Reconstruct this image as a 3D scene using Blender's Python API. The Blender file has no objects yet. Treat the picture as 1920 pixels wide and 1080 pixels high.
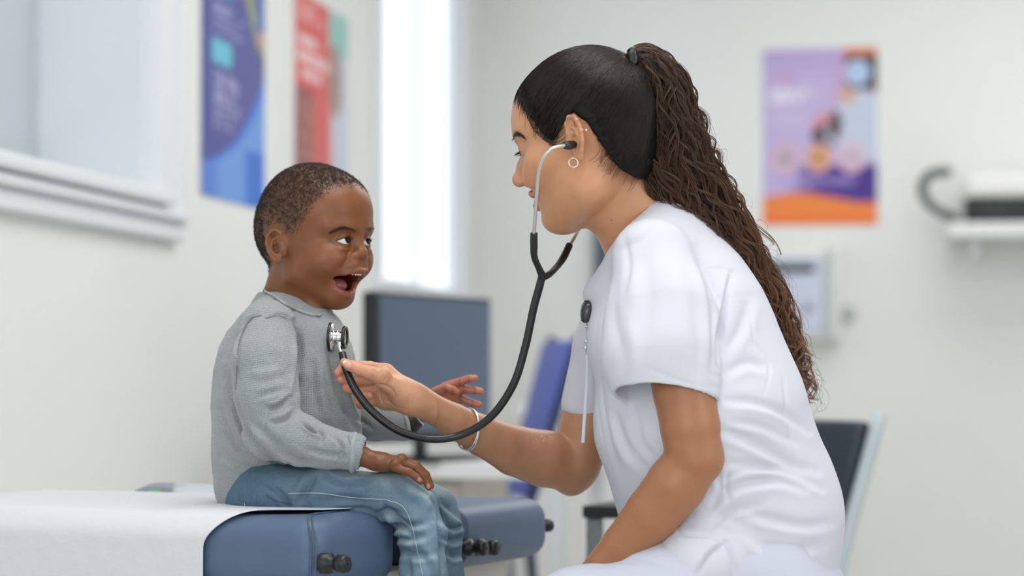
import bpy, math, random
import numpy as np
from mathutils import Vector, Matrix

random.seed(7)
rng = np.random.default_rng(11)
SC = bpy.context.scene
COL = SC.collection

# ------------------------------------------------------------------ camera, world, lights, exposure
FPX, HROW, CZ = 4533.333, 700.0, 0.88        # focal length in pixels of a 1920 wide frame, row of the horizon, camera height
cam_d = bpy.data.cameras.new('camera')
cam = bpy.data.objects.new('camera', cam_d)
COL.objects.link(cam)
cam.location = (0, 0, CZ)
cam.rotation_euler = (math.pi / 2, 0, 0)
cam_d.lens = 85.0
cam_d.sensor_width = 36.0
cam_d.sensor_fit = 'HORIZONTAL'
cam_d.shift_y = (HROW - 540.0) / 1920.0
cam_d.clip_start = 0.05
cam_d.clip_end = 60
cam_d.dof.use_dof = True
cam_d.dof.focus_distance = 2.84
cam_d.dof.aperture_fstop = 3.1
SC.camera = cam

SC.view_settings.view_transform = 'Standard'
SC.view_settings.look = 'None'
SC.view_settings.gamma = 1.0
SC.view_settings.use_curve_mapping = False
SC.view_settings.exposure = 0.0
SC.cycles.max_bounces = 7
SC.cycles.diffuse_bounces = 4

world = bpy.data.worlds.new('daylight')
SC.world = world
world.use_nodes = True
bg = world.node_tree.nodes['Background']
bg.inputs[0].default_value = (0.90, 0.94, 1.0, 1)
bg.inputs[1].default_value = 1.35

AR = math.radians(9.3)                        # the room is turned by this much against the camera
UX = np.array([math.cos(AR), -math.sin(AR), 0.0])
VX = np.array([math.sin(AR), math.cos(AR), 0.0])
U0, U1, V0, V1, ZC = -1.579, 2.9, -2.2, 8.96, 2.75   # left wall, right wall, rear, back wall, ceiling


def R2W(u, v, z):
    p = UX * u + VX * v
    return (float(p[0]), float(p[1]), float(z))


def area(name, loc, target, sx, sy, power, col=(1, 1, 1)):
    l = bpy.data.lights.new(name, 'AREA')
    l.shape = 'RECTANGLE'
    l.size, l.size_y = sx, sy
    l.energy = power
    l.color = col
    o = bpy.data.objects.new(name, l)
    COL.objects.link(o)
    o.location = loc
    d = Vector(target) - Vector(loc)
    o.rotation_euler = d.to_track_quat('-Z', 'Y').to_euler()
    return o


area('ceiling_lamp_light', R2W(-0.2, 2.4, 2.68), R2W(-0.2, 2.4, 0), 1.6, 1.6, 27, (1.0, 0.98, 0.95))
area('ceiling_lamp_light', R2W(0.2, 5.2, 2.68), R2W(0.2, 5.2, 0), 1.8, 1.6, 30, (1.0, 0.98, 0.95))
area('ceiling_lamp_light', R2W(0.6, 7.6, 2.68), R2W(0.6, 7.6, 0), 1.8, 1.2, 20, (1.0, 0.98, 0.95))
area('fill_light', R2W(-0.9, -1.9, 1.7), R2W(0.0, 2.9, 1.0), 2.2, 1.8, 26, (0.95, 0.98, 1.0))  # added front fill, standing in for an unseen window side behind the camera
area('fill_light', R2W(2.6, 1.6, 1.7), R2W(0.1, 2.9, 1.0), 1.8, 1.8, 22, (0.97, 0.98, 1.0))  # added side fill for the woman's back; the right wall has no window


# ------------------------------------------------------------------ basic helpers
def P(px, py, Y):
    return np.array([(px - 960.0) / FPX * Y, Y, CZ - (py - HROW) / FPX * Y])


def to_px(v):
    y = v[:, 1]
    return np.stack([960 + v[:, 0] / y * FPX, HROW - (v[:, 2] - CZ) / y * FPX], 1)


def lin(r, g, b):
    f = lambda c: (c / 255 / 12.92) if c / 255 <= 0.04045 else ((c / 255 + 0.055) / 1.055) ** 2.4
    return (f(r), f(g), f(b), 1.0)


def lin3(r, g, b):
    return np.array(lin(r, g, b)[:3])


MATS = {}


def mat(name, col=(0.5, 0.5, 0.5, 1), rough=0.5, metal=0.0, spec=0.5, attr=False, noise=None, bump=None, sss=0.0,
        sss_rad=(1.0, 0.35, 0.2), sss_scale=0.01, sheen=0.0, coat=0.0, trans=0.0, emit=None, aniso=0.0, ior=None):
    """noise=(scale, amount) colour variation, bump=(kind, scale, strength, dist)"""
    if name in MATS:
        return MATS[name]
    m = bpy.data.materials.new(name)
    m.use_nodes = True
    nt = m.node_tree
    b = nt.nodes['Principled BSDF']
    b.inputs['Base Color'].default_value = col
    b.inputs['Roughness'].default_value = rough
    b.inputs['Metallic'].default_value = metal
    b.inputs['Specular IOR Level'].default_value = spec
    b.inputs['Anisotropic'].default_value = aniso
    if ior:
        b.inputs['IOR'].default_value = ior
    if sss:
        b.inputs['Subsurface Weight'].default_value = sss
        b.inputs['Subsurface Radius'].default_value = sss_rad
        b.inputs['Subsurface Scale'].default_value = sss_scale
    if sheen:
        b.inputs['Sheen Weight'].default_value = sheen
    if coat:
        b.inputs['Coat Weight'].default_value = coat
        b.inputs['Coat Roughness'].default_value = 0.05
    if trans:
        b.inputs['Transmission Weight'].default_value = trans
    if emit:
        b.inputs['Emission Color'].default_value = emit[0]
        b.inputs['Emission Strength'].default_value = emit[1]
    tc = nt.nodes.new('ShaderNodeTexCoord')
    src = None
    if attr:
        a = nt.nodes.new('ShaderNodeAttribute')
        a.attribute_name = 'Col'
        src = a.outputs['Color']
    if noise:
        n = nt.nodes.new('ShaderNodeTexNoise')
        n.inputs['Scale'].default_value = noise[0]
        n.inputs['Detail'].default_value = 5
        nt.links.new(tc.outputs['Object'], n.inputs['Vector'])
        mr = nt.nodes.new('ShaderNodeMapRange')
        mr.inputs['From Min'].default_value = 0.25
        mr.inputs['From Max'].default_value = 0.75
        mr.inputs['To Min'].default_value = 1 - noise[1]
        mr.inputs['To Max'].default_value = 1 + noise[1]
        nt.links.new(n.outputs['Fac'], mr.inputs['Value'])
        mx = nt.nodes.new('ShaderNodeVectorMath')
        mx.operation = 'SCALE'
        if src is not None:
            nt.links.new(src, mx.inputs[0])
        else:
            mx.inputs[0].default_value = col[:3]
        nt.links.new(mr.outputs['Result'], mx.inputs['Scale'])
        src = mx.outputs['Vector']
    if src is not None:
        nt.links.new(src, b.inputs['Base Color'])
    if bump:
        kind, scale, strength, dist = bump
        bp = nt.nodes.new('ShaderNodeBump')
        bp.inputs['Strength'].default_value = strength
        bp.inputs['Distance'].default_value = dist
        if kind == 'noise':
            n = nt.nodes.new('ShaderNodeTexNoise')
            n.inputs['Scale'].default_value = scale
            n.inputs['Detail'].default_value = 4
            nt.links.new(tc.outputs['Object'], n.inputs['Vector'])
            nt.links.new(n.outputs['Fac'], bp.inputs['Height'])
        elif kind == 'voronoi':
            n = nt.nodes.new('ShaderNodeTexVoronoi')
            n.inputs['Scale'].default_value = scale
            nt.links.new(tc.outputs['Object'], n.inputs['Vector'])
            nt.links.new(n.outputs['Distance'], bp.inputs['Height'])
        elif kind == 'knit':
            # rows and wales carried by the 'Kn' attribute (metres along / around the garment)
            a = nt.nodes.new('ShaderNodeAttribute')
            a.attribute_name = 'Kn'
            sep = nt.nodes.new('ShaderNodeSeparateXYZ')
            nt.links.new(a.outputs['Vector'], sep.inputs[0])
            outs = []
            for i, sc in ((0, scale), (1, scale * 1.15)):
                mm = nt.nodes.new('ShaderNodeMath'); mm.operation = 'MULTIPLY'; mm.inputs[1].default_value = sc
                nt.links.new(sep.outputs[i], mm.inputs[0])
                si = nt.nodes.new('ShaderNodeMath'); si.operation = 'SINE'
                nt.links.new(mm.outputs[0], si.inputs[0])
                outs.append(si)
            mu = nt.nodes.new('ShaderNodeMath'); mu.operation = 'ADD'
            nt.links.new(outs[0].outputs[0], mu.inputs[0]); nt.links.new(outs[1].outputs[0], mu.inputs[1])
            n = nt.nodes.new('ShaderNodeTexNoise')
            n.inputs['Scale'].default_value = 500
            nt.links.new(tc.outputs['Object'], n.inputs['Vector'])
            ad = nt.nodes.new('ShaderNodeMath'); ad.operation = 'ADD'
            nt.links.new(mu.outputs[0], ad.inputs[0]); nt.links.new(n.outputs['Fac'], ad.inputs[1])
            nt.links.new(ad.outputs[0], bp.inputs['Height'])
        nt.links.new(bp.outputs['Normal'], b.inputs['Normal'])
    MATS[name] = m
    return m


def mesh_obj(name, V, Fq, material=None, col=None, kn=None, smooth=True, parent=None, tris=None):
    me = bpy.data.meshes.new(name)
    V = np.asarray(V, np.float32)
    faces = []
    nq = 0 if Fq is None else len(Fq)
    ntri = 0 if tris is None else len(tris)
    me.vertices.add(len(V))
    me.vertices.foreach_set('co', V.ravel())
    loops = []
    starts = []
    if nq:
        Fq = np.asarray(Fq, np.int32)
        loops.append(Fq.ravel())
        starts.append(np.arange(nq) * 4)
    if ntri:
        tris = np.asarray(tris, np.int32)
        loops.append(tris.ravel())
        starts.append(nq * 4 + np.arange(ntri) * 3)
    loops = np.concatenate(loops)
    starts = np.concatenate(starts).astype(np.int32)
    me.loops.add(len(loops))
    me.loops.foreach_set('vertex_index', loops)
    me.polygons.add(len(starts))
    me.polygons.foreach_set('loop_start', starts)
    me.update(calc_edges=True)
    me.validate()
    if smooth:
        me.polygons.foreach_set('use_smooth', np.ones(len(me.polygons), bool))
    if col is not None:
        a = me.color_attributes.new('Col', 'FLOAT_COLOR', 'POINT')
        c = np.ones((len(V), 4), np.float32)
        c[:, :3] = col
        a.data.foreach_set('color', c.ravel())
    if kn is not None:
        a = me.attributes.new('Kn', 'FLOAT_VECTOR', 'POINT')
        a.data.foreach_set('vector', np.asarray(kn, np.float32).ravel())
    if material:
        me.materials.append(material)
    o = bpy.data.objects.new(name, me)
    COL.objects.link(o)
    if parent is not None:
        o.parent = parent
    return o


def tag(o, label=None, cat=None, group=None, kind=None):
    if label: o['label'] = label
    if cat: o['category'] = cat
    if group: o['group'] = group
    if kind: o['kind'] = kind
    return o


def empty(name, loc, label, cat, group=None, rotz=0.0):
    o = bpy.data.objects.new(name, None)
    COL.objects.link(o)
    o.location = loc
    o.rotation_euler = (0, 0, rotz)
    o.empty_display_size = 0.05
    tag(o, label, cat, group)
    return o


def normals(V, Q):
    a = V[Q[:, 0]]; b = V[Q[:, 1]]; c = V[Q[:, 2]]
    d = V[Q[:, 3]] if Q.shape[1] == 4 else c
    n = np.cross(c - a, d - b) if Q.shape[1] == 4 else np.cross(b - a, c - a)
    N = np.zeros_like(V)
    for k in range(Q.shape[1]):
        for j in range(3):
            N[:, j] += np.bincount(Q[:, k], n[:, j], len(V))
    return N / (np.linalg.norm(N, axis=1, keepdims=True) + 1e-12)


def relax(V, Q, it=1, lam=0.5):
    for _ in range(it):
        S = np.zeros_like(V); C = np.zeros(len(V))
        for k in range(4):
            i, j = Q[:, k], Q[:, (k + 1) % 4]
            for a in range(3):
                S[:, a] += np.bincount(i, V[j, a], len(V)) + np.bincount(j, V[i, a], len(V))
            C += np.bincount(i, minlength=len(V)) + np.bincount(j, minlength=len(V))
        V = V + lam * (S / np.maximum(C, 1)[:, None] - V)
    return V


_LAT = np.random.default_rng(5).uniform(-1, 1, (32, 32, 32)).astype(np.float32)


_ROT = np.array(Matrix.Rotation(0.83, 3, (0.4, 0.7, 0.59)))


def vnoise(p, scale):
    q = (np.asarray(p) @ _ROT) * scale + 100.37
    i = np.floor(q).astype(int)
    f = q - i
    f = f * f * f * (f * (f * 6 - 15) + 10)
    r = 0
    for dx in (0, 1):
        for dy in (0, 1):
            for dz in (0, 1):
                w = (f[:, 0] if dx else 1 - f[:, 0]) * (f[:, 1] if dy else 1 - f[:, 1]) * (f[:, 2] if dz else 1 - f[:, 2])
                r = r + w * _LAT[(i[:, 0] + dx) & 31, (i[:, 1] + dy) & 31, (i[:, 2] + dz) & 31]
    return r


def smoothstep(a, b, x):
    t = np.clip((x - a) / (b - a), 0, 1)
    return t * t * (3 - 2 * t)


# ------------------------------------------------------------------ organic modelling: blended solids meshed with surface nets
class Solid:
    """A signed-distance grid in its own frame (R, c); solids are blended in one by one, then meshed."""

    def __init__(s, lo, hi, h, R=None, c=(0, 0, 0)):
        s.h = h
        s.lo = np.array(lo, float)
        s.n = np.ceil((np.array(hi) - s.lo) / h).astype(int) + 1
        s.ax = [(s.lo[i] + h * np.arange(s.n[i])).astype(np.float32) for i in range(3)]
        s.F = np.full(s.n, 0.06, np.float32)
        s.R = np.eye(3) if R is None else np.array(R, float)
        s.c = np.array(c, float)

    def L(s, w):                                  # world -> local
        return (np.asarray(w, float) - s.c) @ s.R

    def W(s, l):                                  # local -> world
        return np.asarray(l, float) @ s.R.T + s.c

    def win(s, blo, bhi, pad):
        i0 = np.clip(np.floor((np.asarray(blo) - pad - s.lo) / s.h).astype(int), 0, s.n)
        i1 = np.clip(np.ceil((np.asarray(bhi) + pad - s.lo) / s.h).astype(int) + 1, 0, s.n)
        sl = tuple(slice(i0[k], i1[k]) for k in range(3))
        g = [s.ax[k][sl[k]] for k in range(3)]
        return sl, g[0][:, None, None], g[1][None, :, None], g[2][None, None, :]

    def mix(s, sl, d, k, op):
        F = s.F[sl]
        if F.size == 0:
            return
        if op == 'u':
            h = np.clip(0.5 + 0.5 * (F - d) / k, 0, 1)
            s.F[sl] = F + (d - F) * h - k * h * (1 - h)
        elif op == 's':
            h = np.clip(0.5 - 0.5 * (F + d) / k, 0, 1)
            s.F[sl] = F + (-d - F) * h + k * h * (1 - h)
        elif op == 'i':
            h = np.clip(0.5 - 0.5 * (d - F) / k, 0, 1)
            s.F[sl] = d + (F - d) * h + k * h * (1 - h)

    def ell(s, c, r, k=0.006, op='u', rot=None):
        c = np.array(c, float); r = np.array(r, float)
        b = np.full(3, r.max()) if rot is not None else r
        sl, x, y, z = s.win(c - b, c + b, k + 0.012)
        x = x - c[0]; y = y - c[1]; z = z - c[2]
        if rot is not None:
            M = np.array(rot)
            x, y, z = (M[0, 0] * x + M[1, 0] * y + M[2, 0] * z, M[0, 1] * x + M[1, 1] * y + M[2, 1] * z,
                       M[0, 2] * x + M[1, 2] * y + M[2, 2] * z)
        k0 = np.sqrt((x / r[0]) ** 2 + (y / r[1]) ** 2 + (z / r[2]) ** 2)
        k1 = np.sqrt((x / r[0] ** 2) ** 2 + (y / r[1] ** 2) ** 2 + (z / r[2] ** 2) ** 2) + 1e-9
        s.mix(sl, (k0 * (k0 - 1) / k1).astype(np.float32), k, op)

    def merge(s, o, k=0.004):
        s.mix((slice(None),) * 3, o.F, k, 'u')

    def cone(s, a, b, ra, rb, k=0.006, op='u', sq=(1, 1, 1)):
        a = np.array(a, float); b = np.array(b, float); sq = np.array(sq, float)
        m = max(ra, rb) * sq.max()
        sl, x, y, z = s.win(np.minimum(a, b) - m, np.maximum(a, b) + m, k + 0.012)
        if s.F[sl].size == 0:
            return
        A = a / sq; B = b / sq; d = B - A
        x = x / sq[0] - A[0]; y = y / sq[1] - A[1]; z = z / sq[2] - A[2]
        dd = (d ** 2).sum() + 1e-12
        t = np.clip((x * d[0] + y * d[1] + z * d[2]) / dd, 0, 1)
        q = np.sqrt((x - t * d[0]) ** 2 + (y - t * d[1]) ** 2 + (z - t * d[2]) ** 2) - (ra + (rb - ra) * t)
        s.mix(sl, q.astype(np.float32), k, op)

    def chain(s, pts, k=0.006, op='u', sq=(1, 1, 1), k0=None):
        for i in range(len(pts) - 1):
            s.cone(pts[i][0], pts[i + 1][0], pts[i][1], pts[i + 1][1], k0 if (i == 0 and k0) else k, op, sq)

    def plane(s, p, n, k=0.002):                  # keep the side the normal points away from
        n = np.array(n, float); n = n / np.linalg.norm(n)
        p = np.array(p, float)
        x = s.ax[0][:, None, None]; y = s.ax[1][None, :, None]; z = s.ax[2][None, None, :]
        d = (x - p[0]) * n[0] + (y - p[1]) * n[1] + (z - p[2]) * n[2]
        s.mix((slice(None),) * 3, d.astype(np.float32), k, 'i')

    def func(s, lo, hi, fn, k, op):
        sl, x, y, z = s.win(lo, hi, 0.004)
        s.mix(sl, np.asarray(fn(x, y, z) + 0 * (x + y + z), np.float32), k, op)

    def mesh(s, smooth=1):
        F = s.F
        In = F < 0
        nx, ny, nz = [d - 1 for d in F.shape]
        cnt = np.zeros((nx, ny, nz), np.int8)
        for a in (0, 1):
            for b in (0, 1):
                for c in (0, 1):
                    cnt += In[a:a + nx, b:b + ny, c:c + nz]
        act = (cnt > 0) & (cnt < 8)
        I, J, K = np.nonzero(act)
        idx = np.full((nx, ny, nz), -1, np.int32)
        idx[I, J, K] = np.arange(len(I))
        val = {}
        for a in (0, 1):
            for b in (0, 1):
                for c in (0, 1):
                    val[(a, b, c)] = F[I + a, J + b, K + c]
        S = np.zeros((len(I), 3)); C = np.zeros(len(I))
        for p, v0 in val.items():
            for ax in range(3):
                if p[ax] == 0:
                    q = list(p); q[ax] = 1; q = tuple(q)
                    v1 = val[q]
                    m = (v0 < 0) != (v1 < 0)
                    t = np.where(m, v0 / np.where(m, v0 - v1, 1), 0)
                    pos = np.tile(np.array(p, float), (len(I), 1))
                    pos[:, ax] = t
                    S += pos * m[:, None]; C += m
        V = (np.stack([I, J, K], 1) + S / C[:, None]) * s.h + s.lo
        Q = []
        for ax in range(3):
            sa = [slice(None)] * 3; sb = [slice(None)] * 3
            sa[ax] = slice(0, -1); sb[ax] = slice(1, None)
            A = In[tuple(sa)]; B = In[tuple(sb)]
            ch = A != B
            i, j, k = np.nonzero(ch)
            o1, o2 = [(1, 2), (2, 0), (0, 1)][ax]
            ijk = [i, j, k]
            ok = (ijk[o1] > 0) & (ijk[o2] > 0) & (ijk[o1] < F.shape[o1] - 1) & (ijk[o2] < F.shape[o2] - 1)
            ijk = [v[ok] for v in ijk]
            sgn = A[ijk[0], ijk[1], ijk[2]]
            def at(d1, d2):
                q = [v.copy() for v in ijk]
                q[o1] -= d1; q[o2] -= d2
                return idx[q[0], q[1], q[2]]
            a, b, c, d = at(1, 1), at(0, 1), at(0, 0), at(1, 0)
            qd = np.stack([a, b, c, d], 1)
            qd[~sgn] = qd[~sgn][:, ::-1]
            Q.append(qd)
        Q = np.concatenate(Q)
        if smooth:
            V = relax(V, Q, smooth + 1, 0.5)
            for _ in range(2):                       # slide back onto the true surface
                g = (V - s.lo) / s.h
                i = np.clip(np.floor(g).astype(int), 0, s.n - 2)
                f = np.clip(g - i, 0, 1)
                c = {(a, b, d): s.F[i[:, 0] + a, i[:, 1] + b, i[:, 2] + d] for a in (0, 1) for b in (0, 1) for d in (0, 1)}
                v = 0; G = np.zeros_like(V)
                w = [[1 - f[:, k], f[:, k]] for k in range(3)]
                for (a, b, d), cv_ in c.items():
                    v = v + cv_ * w[0][a] * w[1][b] * w[2][d]
                    G[:, 0] += (2 * a - 1) * cv_ * w[1][b] * w[2][d]
                    G[:, 1] += (2 * b - 1) * cv_ * w[0][a] * w[2][d]
                    G[:, 2] += (2 * d - 1) * cv_ * w[0][a] * w[1][b]
                G /= s.h
                st = -v[:, None] * G / ((G ** 2).sum(1, keepdims=True) + 0.05)
                ln = np.linalg.norm(st, axis=1, keepdims=True) + 1e-12
                V = V + st * np.minimum(1, 0.5 * s.h / ln)
            V = relax(V, Q, 1, 0.3)
        return V, Q


def join(parts):
    Vs, Qs, Cs, off = [], [], [], 0
    for V, Q, C in parts:
        Vs.append(V); Qs.append(Q + off); Cs.append(C); off += len(V)
    return np.concatenate(Vs), np.concatenate(Qs), (np.concatenate(Cs) if Cs[0] is not None else None)


def catmull(pts, n):
    p = np.array(pts, float)
    if len(p) == 2:
        t = np.linspace(0, 1, n)[:, None]
        return p[0] * (1 - t) + p[1] * t
    q = np.vstack([2 * p[0] - p[1], p, 2 * p[-1] - p[-2]])
    m = len(p) - 1
    t = np.linspace(0, m - 1e-6, n)
    i = t.astype(int); f = (t - i)[:, None]
    a, b, c, d = q[i], q[i + 1], q[i + 2], q[i + 3]
    return 0.5 * (2 * b + (c - a) * f + (2 * a - 5 * b + 4 * c - d) * f ** 2 + (3 * b - a - 3 * c + d) * f ** 3)


def tubes(S, rad, sides=3):
    """S: (n, m, 3) centre lines, rad: (n, m) radii -> verts, quads of n open tubes"""
    n, m, _ = S.shape
    T = np.gradient(S, axis=1)
    T /= np.linalg.norm(T, axis=2, keepdims=True) + 1e-12
    ref = np.array([0.31, 0.9, 0.29]); ref /= np.linalg.norm(ref)
    A = np.cross(T, ref); A /= np.linalg.norm(A, axis=2, keepdims=True) + 1e-12
    B = np.cross(T, A)
    V = np.zeros((n, m, sides, 3))
    for k in range(sides):
        an = 2 * math.pi * k / sides
        V[:, :, k] = S + rad[:, :, None] * (math.cos(an) * A + math.sin(an) * B)
    base = (np.arange(n) * m * sides)[:, None, None] + (np.arange(m - 1) * sides)[None, :, None]
    k = np.arange(sides)[None, None, :]
    k2 = (k + 1) % sides
    Q = np.stack([base + k, base + k2, base + sides + k2, base + sides + k], -1).reshape(-1, 4)
    return V.reshape(-1, 3), Q


def tube_obj(name, pts, r, material, parent=None, n=40, sides=12, closed=False, caps=True, rads=None):
    S = catmull(pts, n)
    if closed:
        S = np.array(pts, float); n = len(S)
    rr = np.full(n, r) if rads is None else catmull(np.array(rads, float)[:, None], n)[:, 0]
    if closed:
        T = np.roll(S, -1, 0) - np.roll(S, 1, 0)
        T /= np.linalg.norm(T, axis=1, keepdims=True)
        c = S.mean(0)
        A = S - c; A -= (A * T).sum(1, keepdims=True) * T; A /= np.linalg.norm(A, axis=1, keepdims=True)
        B = np.cross(T, A)
        V = np.stack([S + rr[:, None] * (math.cos(2 * math.pi * k / sides) * A + math.sin(2 * math.pi * k / sides) * B) for k in range(sides)], 1)
        i = np.arange(n)[:, None]; k = np.arange(sides)[None]
        i2 = (i + 1) % n; k2 = (k + 1) % sides
        Q = np.stack([i * sides + k, i * sides + k2, i2 * sides + k2, i2 * sides + k], -1).reshape(-1, 4)
        return mesh_obj(name, V.reshape(-1, 3), Q, material, parent=parent)
    # parallel transport frame
    T = np.gradient(S, axis=0); T /= np.linalg.norm(T, axis=1, keepdims=True)
    A = np.zeros_like(T)
    a = np.cross(T[0], [0.3, 0.9, 0.2]); a /= np.linalg.norm(a)
    for i in range(n):
        a = a - T[i] * np.dot(a, T[i]); a /= np.linalg.norm(a)
        A[i] = a
    B = np.cross(T, A)
    V = np.stack([S + rr[:, None] * (math.cos(2 * math.pi * k / sides) * A + math.sin(2 * math.pi * k / sides) * B) for k in range(sides)], 1).reshape(-1, 3)
    i = np.arange(n - 1)[:, None]; k = np.arange(sides)[None]
    k2 = (k + 1) % sides
    Q = np.stack([i * sides + k, i * sides + k2, (i + 1) * sides + k2, (i + 1) * sides + k], -1).reshape(-1, 4)
    tris = None
    if caps:
        V = np.vstack([V, S[0] - T[0] * rr[0] * 0.25, S[-1] + T[-1] * rr[-1] * 0.25])
        c0, c1 = len(V) - 2, len(V) - 1
        kk = np.arange(sides); kk2 = (kk + 1) % sides
        t0 = np.stack([np.full(sides, c0), kk2, kk], 1)
        e = (n - 1) * sides
        t1 = np.stack([np.full(sides, c1), e + kk, e + kk2], 1)
        tris = np.vstack([t0, t1])
    return mesh_obj(name, V, Q, material, parent=parent, tris=tris)


def box_mesh(lo, hi, bev=0.0):
    import bmesh
    bm = bmesh.new()
    bmesh.ops.create_cube(bm, size=1.0)
    lo = Vector(lo); hi = Vector(hi)
    for v in bm.verts:
        v.co = Vector([(lo[i] + hi[i]) / 2 + v.co[i] * (hi[i] - lo[i]) for i in range(3)])
    if bev > 0:
        bmesh.ops.bevel(bm, geom=bm.edges[:], offset=bev, segments=3, affect='EDGES', profile=0.5)
    return bm


def bm_obj(name, bm, material, parent=None, room=False, smooth=False, M=None):
    if room:
        for v in bm.verts:
            v.co = Vector(R2W(*v.co))
    if M is not None:
        bm.transform(M)
    me = bpy.data.meshes.new(name)
    bm.to_mesh(me); bm.free()
    if smooth:
        me.polygons.foreach_set('use_smooth', [True] * len(me.polygons))
    me.materials.append(material)
    o = bpy.data.objects.new(name, me)
    COL.objects.link(o)
    if parent is not None: o.parent = parent
    return o


def rbox(name, lo, hi, material, bev=0.004, parent=None, smooth=False):     # box in room axes
    return bm_obj(name, box_mesh(lo, hi, bev), material, parent, room=True, smooth=smooth)


def wbox(name, lo, hi, material, bev=0.004, parent=None, M=None, smooth=False):
    return bm_obj(name, box_mesh(lo, hi, bev), material, parent, M=M, smooth=smooth)


def lathe(name, prof, material, M, parent=None, n=40):
    prof = np.array(prof, float)                # (r, z)
    m = len(prof)
    V = np.zeros((n, m, 3))
    for i in range(n):
        a = 2 * math.pi * i / n
        V[i, :, 0] = prof[:, 0] * math.cos(a); V[i, :, 1] = prof[:, 0] * math.sin(a); V[i, :, 2] = prof[:, 1]
    i = np.arange(n)[:, None]; k = np.arange(m - 1)[None]; i2 = (i + 1) % n
    Q = np.stack([i * m + k, i2 * m + k, i2 * m + k + 1, i * m + k + 1], -1).reshape(-1, 4)
    V = V.reshape(-1, 3)
    Mn = np.array(M)
    V = V @ Mn[:3, :3].T + Mn[:3, 3]
    return mesh_obj(name, V, Q, material, parent=parent)


def frame_to(z, p, x=None):
    z = np.array(z, float); z /= np.linalg.norm(z)
    x = np.array([0.0, 0, 1]) if x is None else np.array(x, float)
    if abs(np.dot(x, z)) > 0.95: x = np.array([1.0, 0, 0])
    x = x - z * np.dot(x, z); x /= np.linalg.norm(x)
    y = np.cross(z, x)
    M = np.eye(4); M[:3, 0] = x; M[:3, 1] = y; M[:3, 2] = z; M[:3, 3] = p
    return M


# strokes: folds pressed into (or raised from) cloth along a drawn line
def fold(V, N, pts, w, depth, side=True, taper=True, ymax=None, asym=0.0):
    px = to_px(V)
    L = catmull(np.array(pts, float), 40)
    best = np.full(len(V), 1e9); bt = np.zeros(len(V)); sg = np.zeros(len(V))
    lo = L.min(0) - 4 * w; hi = L.max(0) + 4 * w
    m = (px[:, 0] > lo[0]) & (px[:, 0] < hi[0]) & (px[:, 1] > lo[1]) & (px[:, 1] < hi[1]) & (N[:, 1] < 0.15)
    if ymax is not None:
        m &= V[:, 1] < ymax
    q = px[m]
    if len(q) == 0: return V
    b = np.full(len(q), 1e9); t = np.zeros(len(q)); s_ = np.zeros(len(q))
    for i in range(len(L) - 1):
        a, c = L[i], L[i + 1]
        d = c - a
        u = np.clip(((q - a) @ d) / (d @ d + 1e-9), 0, 1)
        e = q - (a + u[:, None] * d)
        dist = np.hypot(e[:, 0], e[:, 1])
        up = dist < b
        b[up] = dist[up]; t[up] = (i + u[up]) / (len(L) - 1)
        s_[up] = np.sign(d[0] * e[up, 1] - d[1] * e[up, 0])
    prof = np.exp(-(b / w) ** 2)
    if asym:                                   # a raised lip on one side of the crease
        prof = prof - asym * np.exp(-((b * s_ - 1.6 * w) / (w * 0.9)) ** 2)
    if taper:
        prof = prof * np.sin(np.clip(t, 0.02, 0.98) * math.pi) ** 0.5
    V = V.copy()
    face = np.clip((-N[m][:, 1] + 0.15) / 0.5, 0, 1)
    V[m] += N[m] * (prof * face * depth)[:, None]
    return V


def crease(L, V, N, pts, w, depth, k=24):
    """press (or raise) a line given in head coordinates on both sides of the face"""
    pl_ = catmull(np.array(pts, float) / 1000.0, k)
    q = np.abs(L) * [1, 0, 0] + L * [0, 1, 1]
    d = np.full(len(q), 1e9); t = np.zeros(len(q))
    for i in range(k - 1):
        a, b = pl_[i], pl_[i + 1]
        ab = b - a
        u = np.clip(((q - a) @ ab) / (ab @ ab), 0, 1)
        e = np.linalg.norm(q - a - u[:, None] * ab, axis=1)
        m = e < d
        d[m] = e[m]; t[m] = (i + u[m]) / (k - 1)
    return V + N * (depth / 1000.0 * np.exp(-(d / (w / 1000.0)) ** 2) * np.sin(np.clip(t, 0.04, 0.96) * math.pi) ** 0.6)[:, None]


def drape(V, pts, n, lift=0.0006, tol=3.0, N=None):
    """points of a drawn line set onto the nearest visible surface of a mesh"""
    L = catmull(np.array(pts, float), n)
    px = to_px(V)
    ys = []
    for p in L:
        d = np.hypot(px[:, 0] - p[0], px[:, 1] - p[1])
        m = d < tol
        ys.append(V[m, 1].min() if m.any() else V[np.argmin(d), 1])
    ys = np.array(ys)
    for _ in range(2):
        e = np.concatenate([ys[:1], ys, ys[-1:]])
        ys = np.minimum(ys + 0.0004, (e[:-2] + 2 * e[1:-1] + e[2:]) / 4)
    return np.array([P(p[0], p[1], y - lift) for p, y in zip(L, ys)])


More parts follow.
